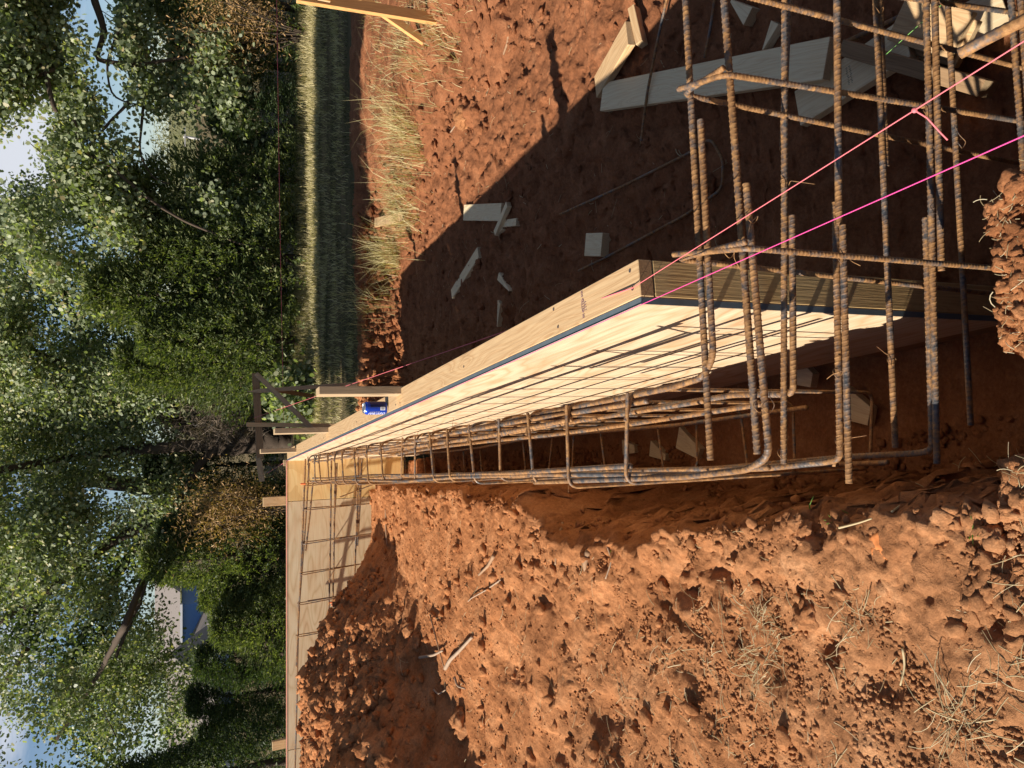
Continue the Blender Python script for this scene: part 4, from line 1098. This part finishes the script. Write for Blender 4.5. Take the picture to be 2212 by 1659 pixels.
rows = [  # y pixel of the stem, distance, kind, height scale, label
    (20, 14.6, 1, .80, 'low olive cedar at the far right edge behind the rust shrub'),
    (150, 15.4, 0, .58, 'olive cedar below the pale oak at the right'),
    (275, 14.2, 2, .36, 'dark low cedar under the hanging pale oak branch'),
    (390, 14.6, 1, .54, 'bushy cedar left of the opening to the hill'),
    (470, 15.6, 0, .95, 'tall cedar behind the lowest pale oak branch'),
    (560, 14.3, 1, .80, 'wide cedar between the two oak crowns'),
    (650, 15.0, 0, .92, 'feathery cedar in the middle of the hedge row'),
    (735, 14.2, 1, .84, 'light green cedar right of the batter board'),
    (790, 15.4, 0, .80, 'cedar standing behind the right end of the batter board'),
    (1095, 14.6, 0, .45, 'little cedar between trunk and rust shrub'),
    (1000, 22.0, 2, .62, 'dark cedar seen past the left side of the oak trunk'),
    (880, 22.5, 1, .60, 'dim cedar behind the bare grey shrub'),
    (1130, 15.2, 2, .55, 'dark cedar behind the seam of the far form'),
    (1190, 14.4, 0, .70, 'olive cedar left of the rust shrub'),
    (1265, 15.2, 1, .55, 'broad cedar below the blue gable'),
    (1335, 13.6, 1, .50, 'large bright cedar in front of the blue gabled house'),
    (1405, 14.4, 2, .42, 'tall dark cedar left of the blue gabled house'),
    (1480, 15.6, 2, .44, 'dark cedar by the grey sided house'),
    (1560, 19.2, 2, .40, 'deeply shaded cedar above the leaning stake'),
    (1640, 15.0, 2, .78, 'dark cedar at the far left edge')]
first = [True, True, True]
for i, (py, Y, k, sc, lab) in enumerate(rows):
    Y = 13.5 + (Y - 13.6) * .38; q = PY(640, py, Y); z = H(q.x, Y)
    loc = (q.x, Y, z); wd = max(sc, .62) * (1.1 if sc != .45 else .7); S_ = (wd, wd, sc)
    if first[k]:
        r = protos[k]; r.location = loc; r.rotation_euler = (0, 0, i * 1.3); r.scale = S_; r['label'] = lab; first[k] = False
    else: copy_thing(protos[k], loc, i * 1.3, S_, lab)
# ---- rust coloured shrubs and a bare shrub
def shrub(label, px, Y, h, w, mat, n, name='rust_shrub', leafsz=.065, tm=SPRIG, z0=.25):
    q = PY(640, px, Y); z = H(q.x, Y)
    th = thing(name, label, 'shrub', (q.x, Y, z))
    st = []
    Cc = []
    for k in range(22):
        a = rng.uniform(0, 6.28); top = np.array([w * .8 * math.cos(a) * rng.uniform(.2, 1), w * .6 * math.sin(a), h * rng.uniform(.55, 1)])
        st.append(limb([np.array([0, 0, -.1]), top * .5 + np.array([0, 0, .1]), top], .02, .006, 5, .15, .05))
        for u in np.linspace(.35, 1, n): Cc.append(top * u + rng.normal(0, .10, 3))
    V, c, F = merge(st); V = V + np.array([q.x, Y, z]); put('stems', mesh_np('stems', V, c, F, True), M['bark'], th)
    V, c, F = leaves(np.array(Cc) + np.array([q.x, Y, z + z0]), 34 if mat == 'rust_leaf' else 40, .2 if mat == 'rust_leaf' else .14, leafsz, tm, .1)
    put('foliage', mesh_np('foliage', V, c, F), M[mat], th)
shrub('rust brown shrub at the far right under the pale oak', 70, 13.2, 1.8, 1.1, 'rust_leaf', 8)
shrub('rust orange shrub left of the oak trunk', 1090, 13.3, 1.9, .75, 'rust_leaf', 9)
shrub('grey bare twigged shrub right of the oak trunk', 885, 15.0, 1.9, .8, 'twig_grey', 7, 'bare_shrub', .22, np.array([(0, 0), (.012, .3), (0, 1.0), (-.012, .3)]))
shrub('green broad leaved bush beyond the can at the field edge', 860, 12.6, .42, .4, 'oak_pale', 5, 'green_bush', .09, OAKLEAF, .02)

# ------------------------------------------------------------------ grass
def blades(XY, z, hmin, hmax, width, lean=.35, rgen=rng):
    n = len(XY); h = rgen.uniform(hmin, hmax, n); a = rgen.uniform(0, 2 * math.pi, n); l = rgen.normal(0, lean, n) * h
    b = np.stack([XY[:, 0], XY[:, 1], z], 1); a2 = rgen.uniform(0, 2 * math.pi, n)
    wv = np.stack([np.cos(a2), np.sin(a2), np.zeros(n)], 1) * (width * rgen.uniform(.6, 1.3, n))[:, None]
    ld = np.stack([np.cos(a), np.sin(a), np.zeros(n)], 1)
    m = b + ld * (l * .35)[:, None] + np.array([0, 0, 1]) * (h * .6)[:, None]
    t = b + ld * l[:, None] + np.array([0, 0, 1]) * h[:, None]
    V = np.stack([b - wv, b + wv, m + wv * .7, t, m - wv * .7], 1)
    k = (np.arange(n) * 5)[:, None]
    return V.reshape(-1, 3), np.tile([4, 3], n), (k + np.array([[0, 1, 2, 4, 4, 2, 3]])).ravel()
G1 = rej(64000, -7.0, 8.0, 7.9, 12.4, lambda X, Y: (.35 + .65 * sstep(.35, .6, vnoise(X * .8, Y * 3, 91))) * (np.abs(X) < Y * .62) * ((X < -.5) | (Y > 8.62 + .2 * X)))
dry = vnoise(G1[:, 0] * .9, G1[:, 1] * 5.5, 191) * .7 + vnoise(G1[:, 0] * 4, G1[:, 1] * 8, 192) * .3 + rng.normal(0, .06, len(G1)) > .54
V, c, F = blades(G1[~dry], base_h(*G1[~dry].T), .02, .07, .004, .9)
kind(put('field_grass', mesh_np('field_grass', V, c, F), M['grass']), 'stuff')
V, c, F = blades(G1[dry], base_h(*G1[dry].T), .03, .11, .004, .9)
kind(put('dry_field_grass', mesh_np('dry_field_grass', V, c, F), M['pale_grass']), 'stuff')
G2 = rej(56000, -7.5, 8.5, 11.8, 14.4, lambda X, Y: (np.abs(X) < Y * .6) * (.55 + .45 * vnoise(X * 2, Y * 2, 92)))
hh = sstep(12.0, 14.0, G2[:, 1])
V, c, F = merge([blades(G2[hh < .5], base_h(*G2[hh < .5].T), .03, .10, .005, .6), blades(G2[hh >= .5], base_h(*G2[hh >= .5].T), .06, .22, .004, .45)])
kind(put('tall_pale_grass', mesh_np('tall_pale_grass', V, c, F), M['pale_grass']), 'stuff')
G3 = rej(5500, 1.0, 5.2, 3.8, 8.6, lambda X, Y: sstep(.25, .9, (X - np.interp(Y, [0, 4.1, 7.9], [2.6, 2.25, 1.35])) / 1.1 + .5 * fbm(X * 1.5, Y * 1.5, 3, 44)) * sstep(.42, .62, vnoise(X * 1.7, Y * 1.7, 95)))
V, c, F = blades(G3, base_h(G3[:, 0], G3[:, 1]), .03, .13, .0025, .8)
kind(put('bank_grass', mesh_np('bank_grass', V, c, F), M['tuft']), 'stuff')
def tuft(label, x, y, n, hmin, hmax, sp, mat='tuft', lean=.45, name='grass_tuft', group='dry grass tufts on the bank', width=.0026, flat=0.0):
    p = PG(x, y); r = np.random.default_rng(int(x * 7 + y))
    XY = np.stack([p.x + r.normal(0, sp, n), p.y + r.normal(0, sp * .7, n)], 1)
    V, c, F = blades(XY, base_h(XY[:, 0], XY[:, 1]) - .01, hmin, hmax, width, lean, r)
    if flat: V[:, 2] = p.z - .01 + (V[:, 2] - p.z + .01) * flat
    o = put(name, mesh_np(name, V, c, F), M[mat])
    return tag(o, label, 'grass', group)
tuft('tall spiky dry grass tuft on the bank just right of the notched board', 862, 552, 230, .2, .55, .12, lean=.6)
tuft('broad dry grass tuft spilling over the bank edge at the right', 900, 285, 260, .16, .50, .18, lean=.7)
tuft('flattened straw tuft lying on the bank between the two tall ones', 880, 400, 300, .12, .38, .28, lean=1.1)
tuft('low straw tuft by the notched board', 868, 470, 260, .10, .28, .14, lean=.9)
tuft('thin grass tuft at the left end of the bank above the dirt wall', 815, 650, 160, .12, .34, .12, lean=.7)
tuft('wispy green weed tuft standing above the dirt bank', 795, 720, 60, .12, .30, .07, 'grass', .7)
tuft('single row of dry stalks near the batter board stake', 905, 130, 160, .1, .3, .2, lean=.7)
tuft('small dry tuft below the orange brace', 960, 70, 220, .06, .2, .2, lean=.8)
# loose straw and hair roots (stuff)
def litter(n, dens, lo, hi, wid, x0=0, x1=0, y0=0, y1=0, XY=None):
    XY = rej(n, x0, x1, y0, y1, dens) if XY is None else XY; m = len(XY)
    L = rng.uniform(lo, hi, m) * rng.power(2, m); a = rng.uniform(0, 2 * math.pi, m); bend = rng.normal(0, .35, m)
    k = 4; t = np.linspace(0, 1, k + 1)
    z = base_h(XY[:, 0], XY[:, 1]) + rng.uniform(.004, .02, m); tilt = rng.normal(.05, .35, m)
    aa = a[:, None] + bend[:, None] * (t[None, :] - .5) * 2
    st = L[:, None] / k
    dx = np.cumsum(np.cos(aa) * st, 1); dy = np.cumsum(np.sin(aa) * st, 1)
    px = XY[:, 0, None] + dx; py = XY[:, 1, None] + dy; pz = z[:, None] + np.abs(tilt[:, None]) * L[:, None] * t[None, :] * (1 - t[None, :] * .6)
    C = np.stack([px, py, pz], -1)
    nrm = np.stack([-np.sin(aa), np.cos(aa), np.full_like(aa, .3)], -1) * (wid * rng.uniform(.5, 1.5, m))[:, None, None]
    up = np.zeros_like(nrm); up[..., 2] = wid * .9
    a_, b_, c_ = C - nrm, C + nrm, C + up
    V = np.stack([a_, b_, c_], 2).reshape(-1, 3)          # (m, k+1, 3)
    base = (np.arange(m) * (k + 1) * 3)[:, None, None]; i = np.arange(k)[None, :, None] * 3
    F = []
    for j in range(3):
        F.append(np.stack([i + j, i + (j + 1) % 3, i + 3 + (j + 1) % 3, i + 3 + j], -1) + base[..., None])
    F = np.concatenate([f.reshape(-1, 4) for f in F])
    return V, np.full(len(F), 4), F.ravel()
def dl(X, Y):
    return lefty(X, Y) * np.clip(.12 + 1.1 * sstep(3.2, 1.4, Y) * sstep(.3, .7, vnoise(X * 2.6, Y * 2.6, 63)), 0, 1)
V, c, F = litter(5200, dl, .02, .11, .0009, -2.6, -.1, .85, 5.0)
kind(put('dry_grass_litter', mesh_np('dry_grass_litter', V, c, F), M['straw']), 'stuff')
V, c, F = litter(700, lambda X, Y: 0 * X + 1, .01, .045, .0007, -.2, .42, .85, 1.06)
V2, c2, F2 = litter(600, lambda X, Y: (X - xform_line(Y) > .4), .03, .12, .0012, 0, 4, 2.5, 7.3)
V, c, F = merge([(V, c, F), (V2, c2, F2)])
kind(put('straw_litter', mesh_np('straw_litter', V, c, F), M['straw']), 'stuff')
def straw_clump(label, x, y, n, lo, hi, sp):
    p = PG(x, y); q = p.xy
    XY = np.stack([p.x + rng.normal(0, sp, n), p.y + rng.normal(0, sp, n)], 1)
    o = put('grass_clump', mesh_np('grass_clump', *litter(0, None, lo, hi, .0009, XY=XY)), M['straw'])
    tag(o, label, 'grass', 'uprooted grass clumps on the left ground')
straw_clump('pale wiry grass clump near the lower left corner of the ground', 2072, 1548, 60, .05, .13, .022)
straw_clump('long pale grass clump lying along the shallow rut', 1645, 1440, 90, .04, .12, .035)
straw_clump('matted straw clump in the middle of the near ground', 1650, 1345, 80, .03, .09, .03)
straw_clump('small straw clump on the near lip at the trench corner', 2150, 1010, 40, .03, .07, .018)
straw_clump('straw clump crossing the near dirt beside a dark hollow', 1860, 1330, 40, .04, .10, .035)
straw_clump('tangle of pale stems close to the bottom edge of the ground', 2170, 1430, 36, .04, .10, .03)
# sticks and roots
def stick(label, pix, r, mat='twig', up=.012, taper=.6, name='stick'):
    pts = [PG(x, y, up) for x, y in pix]
    for k, p in enumerate(pts): p.z += .008 * math.sin(k * 2.1 + r * 900)
    o = tube(name, pts, r, M[mat], None, 7, .012, .03, taper); return tag(o, label, 'stick', 'sticks and roots lying on the dirt')
stick('curved pale stick standing out of the foot of the spoil heap', [(960, 1444), (975, 1425), (990, 1408), (1018, 1376)], .013, 'twig_pale', .02)
stick('forked grey stick lying over the spoil heap', [(908, 1420), (935, 1415), (958, 1405)], .010, 'twig_pale', .03)
stick('upright brown root crossing the forked stick', [(925, 1320), (945, 1380), (958, 1440)], .006, 'twig', .03)
stick('dark straight stick pressed into the ground near the trench', [(832, 1100), (834, 1140), (838, 1178)], .012, 'twig', .01)
stick('dark root poking out at the edge of the trench slope', [(1068, 1200), (1052, 1222), (1036, 1242)], .010, 'twig', .015)
stick('long thin root trailing down the middle of the lit slope', [(1080, 1252), (1050, 1275), (1020, 1292), (1008, 1300)], .005, 'twig_pale', .01)
stick('bent root hanging from the trench lip', [(1215, 1130), (1210, 1160), (1198, 1195), (1200, 1220)], .007, 'twig', .015)
stick('thick peeled root lying beside the trench lip', [(1272, 1190), (1266, 1215), (1262, 1235)], .014, 'twig', .01)
stick('thin curved root above the spoil heap shadow', [(1310, 1180), (1320, 1210), (1312, 1250)], .004, 'twig_pale', .012)
stick('short straight straw stem at the bottom left', [(1952, 1400), (1950, 1440), (1948, 1480)], .003, 'straw', .015)
stick('pale stem lying near the bottom right of the left ground', [(1815, 1140), (1850, 1130), (1885, 1120)], .0028, 'straw', .02)
stick('pale stem fanned beside the near lip', [(1930, 1105), (1950, 1085), (1965, 1070)], .0028, 'straw', .02)
stick('thin twig sticking up over the top of the spoil heap', [(628, 1445), (640, 1432)], .006, 'twig', .06)
stick('dark twig lying on the lit right hand slope', [(1098, 55), (1096, 90), (1090, 118)], .011, 'twig', .015)
stick('pale splinter lying on the clods of the right slope', [(972, 285), (985, 272), (998, 262)], .006, 'twig_pale', .03)
stick('short tan twig near the top of the clod slope', [(935, 1490), (950, 1500), (962, 1490)], .006, 'twig_pale', .03)
stick('little grey root on the spoil heap', [(982, 1462), (990, 1482), (1002, 1488)], .007, 'twig_pale', .02)
for (x, y, lab) in [(1735, 1108, 'small green seedling on a clod at the trench lip'), (1790, 1125, 'small green seedling among straw near the trench lip'), (1325, 1190, 'tiny green sprout beside a root'), (2100, 1150, 'small green sprout near the bottom corner')]:
    tuft(lab, x, y, 7, .012, .035, .008, 'green_leaf', .9, 'seedling', 'green sprouts in the dirt', .0028)
# fresh orange clay and a survey flag lump
lumps = [(1905, 1165, .028), (1920, 1180, .022), (1925, 1195, .018), (1898, 1190, .016)]
for k, (x, y, s) in enumerate(lumps):
    p = PG(x, y); Vv, Fv = clod_fine[k % 4]
    o = put('clay_lump', mesh_np('clay_lump', Vv * s, np.full(len(Fv), 3), Fv.ravel(), True), M['orange_soil'], None, Matrix.Translation(p + Vector((0, 0, s * .3))))
    tag(o, ['largest bright orange clay lump beside the small pipe hole', 'flat bright orange clay lump next to the largest one', 'small bright orange clay lump furthest left of the group', 'little orange clay lump nearest the spoil heap'][k], 'clay lump', 'orange clay lumps')
p = PG(1930, 1168); pa = thing('pipe_end', 'dark open end of a small buried pipe in the orange clay', 'pipe', p)
put('pipe_wall', mesh_np('pipe_wall', *lathe([(.010, -.03), (.012, -.03), (.012, .012), (.0095, .012), (.0095, -.03)], 20)), M['black_print'], pa, Matrix.Translation(p) @ Matrix.Rotation(R(55), 4, 'X'))
big = [(1710, 1128, .034, 'dark rounded clod on the trench lip'), (1745, 1150, .03, 'smooth brown clod beside the dark lip clod'), (1720, 1120, .024, 'small clod wedged on the trench lip'), (1500, 1235, .05, 'large pale flat clod at the shoulder of the rut'), (1255, 1140, .035, 'pinkish clod hanging on the trench slope'), (1750, 1330, .04, 'flat pale rock like clod in the near ground'), (1000, 1560, .07, 'large rounded clod at the foot of the spoil heap'), (885, 1355, .06, 'rounded grey brown clod on the shaded heap'), (1005, 250, .09, 'large lit clod on the right slope'), (870, 1330, .055, 'lumpy clod above the grey one on the heap'), (905, 1390, .05, 'reddish clod over the forked stick')]
for k, (x, y, s, lab) in enumerate(big):
    p = PG(x, y); Vv, Fv = ico(4, 300 + k)
    o = put('dirt_clod', mesh_np('dirt_clod', Vv * s, np.full(len(Fv), 3), Fv.ravel(), True), M['dirt'], None, Matrix.Translation(p + Vector((0, 0, s * .2))))
    tag(o, lab, 'dirt clod', 'large single clods')

# ------------------------------------------------------------------ houses, hill, pole
def wall_box(name, x0, x1, y0, y1, z0, z1, mat, parent):
    bm = bmesh.new(); bmesh.ops.create_cube(bm, size=1.0)
    o = put(name, bm_mesh(name, bm), mat, parent, Matrix.Translation(((x0 + x1) / 2, (y0 + y1) / 2, (z0 + z1) / 2)) @ Matrix.Diagonal((x1 - x0, y1 - y0, z1 - z0, 1)))
    return o
def prism_roof(name, x0, x1, y0, y1, z0, z1, mat, parent, ridge='x', over=.4):
    x0 -= over; x1 += over; y0 -= over; y1 += over
    if ridge == 'x': V = [(x0, y0, z0), (x1, y0, z0), (x1, y1, z0), (x0, y1, z0), (x0, (y0 + y1) / 2, z1), (x1, (y0 + y1) / 2, z1)]; F = [(0, 1, 5, 4), (2, 3, 4, 5), (0, 4, 3), (1, 2, 5), (3, 2, 1, 0)]
    else: V = [(x0, y0, z0), (x1, y0, z0), (x1, y1, z0), (x0, y1, z0), ((x0 + x1) / 2, y0, z1), ((x0 + x1) / 2, y1, z1)]; F = [(0, 4, 5, 3), (1, 2, 5, 4), (0, 1, 4), (2, 3, 5), (3, 2, 1, 0)]
    me = bpy.data.meshes.new(name); me.from_pydata(V, [], F); me.update()
    return put(name, me, mat, parent)
YH = 46.0
def hx(y): return PY(400, y, YH).x
def hz(v): return PY(v, 829, YH).z
h1 = thing('house', 'blue sided house with a brown shingle roof glimpsed over the cedars', 'house', (hx(1340), YH, -.5))
wall_box('upper_wall', hx(1450), hx(1306), YH, YH + 6, hz(470), hz(393), M['siding_blue'], h1)
wall_box('eave_trim', hx(1470), hx(1300), YH - .5, YH - .2, hz(394), hz(389), M['trim'], h1)
prism_roof('roof', hx(1480), hx(1290), YH, YH + 8, hz(389), hz(330), M['roof'], h1, 'x')
wall_box('lower_wall', hx(1480), hx(1240), YH - 5, YH - .1, -.6, hz(470), M['grey_siding'], h1)
me = bpy.data.meshes.new('porch_roof')
P_ = [Vector((hx(1490), YH - 5.4, hz(455))), Vector((hx(1230), YH - 5.4, hz(480))), Vector((hx(1300), YH - .05, hz(452))), Vector((hx(1395), YH - .05, hz(402)))]
P2 = [p - Vector((0, 0, .25)) for p in P_]
me.from_pydata([tuple(v) for v in P_ + P2], [], [(0, 1, 2, 3), (7, 6, 5, 4), (0, 4, 5, 1), (1, 5, 6, 2), (2, 6, 7, 3), (3, 7, 4, 0)]); me.update()
put('porch_roof', me, M['roof'], h1)
wall_box('window', hx(1440), hx(1415), YH - .04, YH, hz(440), hz(408), M['glass'], h1)
YH2 = 34.0
def hx2(y): return PY(400, y, YH2).x
def hz2(v): return PY(v, 829, YH2).z
h2 = thing('house', 'grey sided low house with a ribbed tan roof behind the dark cedars at the left', 'house', (hx2(1560), YH2, -.5))
wall_box('wall', hx2(1760), hx2(1500), YH2, YH2 + 6, -.8, hz2(462), M['grey_siding'], h2)
prism_roof('roof', hx2(1770), hx2(1490), YH2, YH2 + 7, hz2(462), hz2(360), M['roof'], h2, 'x')
w = wall_box('window', hx2(1540), hx2(1518), YH2 - .05, YH2, hz2(520), hz2(480), M['glass'], h2)
wall_box('door', hx2(1600), hx2(1580), YH2 - .05, YH2, -.6, hz2(490), M['trim'], h2)
h3 = thing('house', 'small pale blue shed seen right of the oak trunk', 'house', (PY(450, 880, 30).x, 30, -.5))
xa, xb = PY(450, 925, 30).x, PY(450, 868, 30).x
wall_box('wall', xa, xb, 30, 33, -.6, PY(432, 880, 30).z, M['grey_siding'], h3)
prism_roof('roof', xa, xb, 30, 33, PY(432, 880, 30).z, PY(410, 880, 30).z, M['roof'], h3, 'x', .15)
wall_box('door', (xa + xb) / 2 - .3, (xa + xb) / 2 + .3, 29.95, 30, -.6, PY(470, 880, 30).z, M['siding_blue'], h3)
# far wooded hill
hxs = np.linspace(-70, 190, 60); hys = np.linspace(95, 260, 40)
HX, HY = np.meshgrid(hxs, hys)
HZ = -1 + sstep(95, 150, HY) * (1.6 + 2.6 * np.exp(-((HX - 62) / 38) ** 2)) + .5 * fbm(HX * .05, HY * .05, 3, 7)
ii = (np.arange(39)[:, None] * 60 + np.arange(59)[None, :]).ravel()
me = mesh_np('hill', np.stack([HX, HY, HZ], -1).reshape(-1, 3), np.full(len(ii), 4), np.stack([ii, ii + 1, ii + 61, ii + 60], 1).ravel(), True)
M['hill_ground'] = mat_plain('hill_ground', (.15, .15, .065), .95, 0, .5)
kind(put('hill', me, M['hill_ground']), 'structure')
CH = np.stack([rng.uniform(-60, 150, 1700), rng.uniform(98, 175, 1700)], 1)
hzv = -1 + sstep(95, 150, CH[:, 1]) * (1.6 + 2.6 * np.exp(-((CH[:, 0] - 62) / 38) ** 2))
V, c, F = leaves(np.column_stack([CH, hzv + rng.uniform(.2, 2.6, 1700)]), 16, .9, .75, SPRIG, .2)
kind(put('hill_woods', mesh_np('hill_woods', V, c, F), M['hill']), 'stuff')
p = PY(418, 298, 90); up_ = thing('utility_pole', 'thin grey utility pole on the skyline in the gap of the oak', 'pole', (p.x, 90, -1))
tube('shaft', [(p.x, 90, -1), (p.x, 90, PY(396, 298, 90).z)], .14, M['pole'], up_, 8, 1.0)
wall_box('crossarm', p.x - 1.0, p.x + 1.0, 89.8, 90.0, PY(401, 298, 90).z, PY(398, 298, 90).z, M['pole'], up_)

# ------------------------------------------------------------------ light, sky, camera
sun_dir = Vector((-math.cos(EL) * math.cos(AZ), -math.cos(EL) * math.sin(AZ), math.sin(EL)))
sd = bpy.data.lights.new('sun', 'SUN'); sd.energy = 4.9; sd.angle = R(.53); sd.color = (1.0, .92, .81)
so = bpy.data.objects.new('sun', sd); COL.objects.link(so)
so.rotation_euler = (-sun_dir).to_track_quat('-Z', 'Y').to_euler(); so.location = sun_dir * 30
w = bpy.data.worlds.new('World'); scene.world = w
t = NT('', w)
sky = t.n('ShaderNodeTexSky', sky_type='NISHITA'); sky.sun_disc = False; sky.sun_elevation = EL
sky.sun_rotation = math.atan2(sun_dir.x, sun_dir.y)
sky.air_density = 1.0; sky.dust_density = .1; sky.ozone_density = 2.0; sky.altitude = 2500
v = t.coord('Generated', (1.2, 1.2, 4.0), (0, 0, .6))
cn = t.noise(v, 1.6, 7, .6, .3)
cm_ = t.ramp(cn, [(.54, (0, 0, 0)), (.66, (1, 1, 1))])
hs = t.n('ShaderNodeHueSaturation'); hs.inputs['Saturation'].default_value = .97; hs.inputs['Value'].default_value = 1.0; t.l(sky.outputs[0], hs.inputs['Color'])
colr = t.mix(t.math('MULTIPLY', cm_, .85), hs.outputs[0], (9.0, 9.2, 9.8))
bg = t.n('ShaderNodeBackground'); bg.inputs['Strength'].default_value = .052
t.l(colr, bg.inputs['Color'])
ow = t.n('ShaderNodeOutputWorld'); t.l(bg.outputs[0], ow.inputs['Surface'])

cd = bpy.data.cameras.new('camera'); cam = bpy.data.objects.new('camera', cd); COL.objects.link(cam)
cd.sensor_fit = 'HORIZONTAL'; cd.sensor_width = 36; cd.lens = 18 / (1106 / FPX); cd.clip_start = .05; cd.clip_end = 2000
f = Vector((0, CP, -SP)); u = Vector((0, SP, CP)); r = Vector((1, 0, 0))
m = Matrix((-u, r, -f)).transposed().to_4x4(); m.translation = (0, 0, EYE)      # the phone was held upright, the file is stored on its side
cam.matrix_world = m
scene.camera = cam
scene.view_settings.view_transform = 'Standard'; scene.view_settings.look = 'None'
scene.view_settings.exposure = .80; scene.view_settings.gamma = 1.0
scene.cycles.max_bounces = 6; scene.cycles.diffuse_bounces = 3; scene.cycles.transmission_bounces = 3
scene.cycles.use_denoising = True
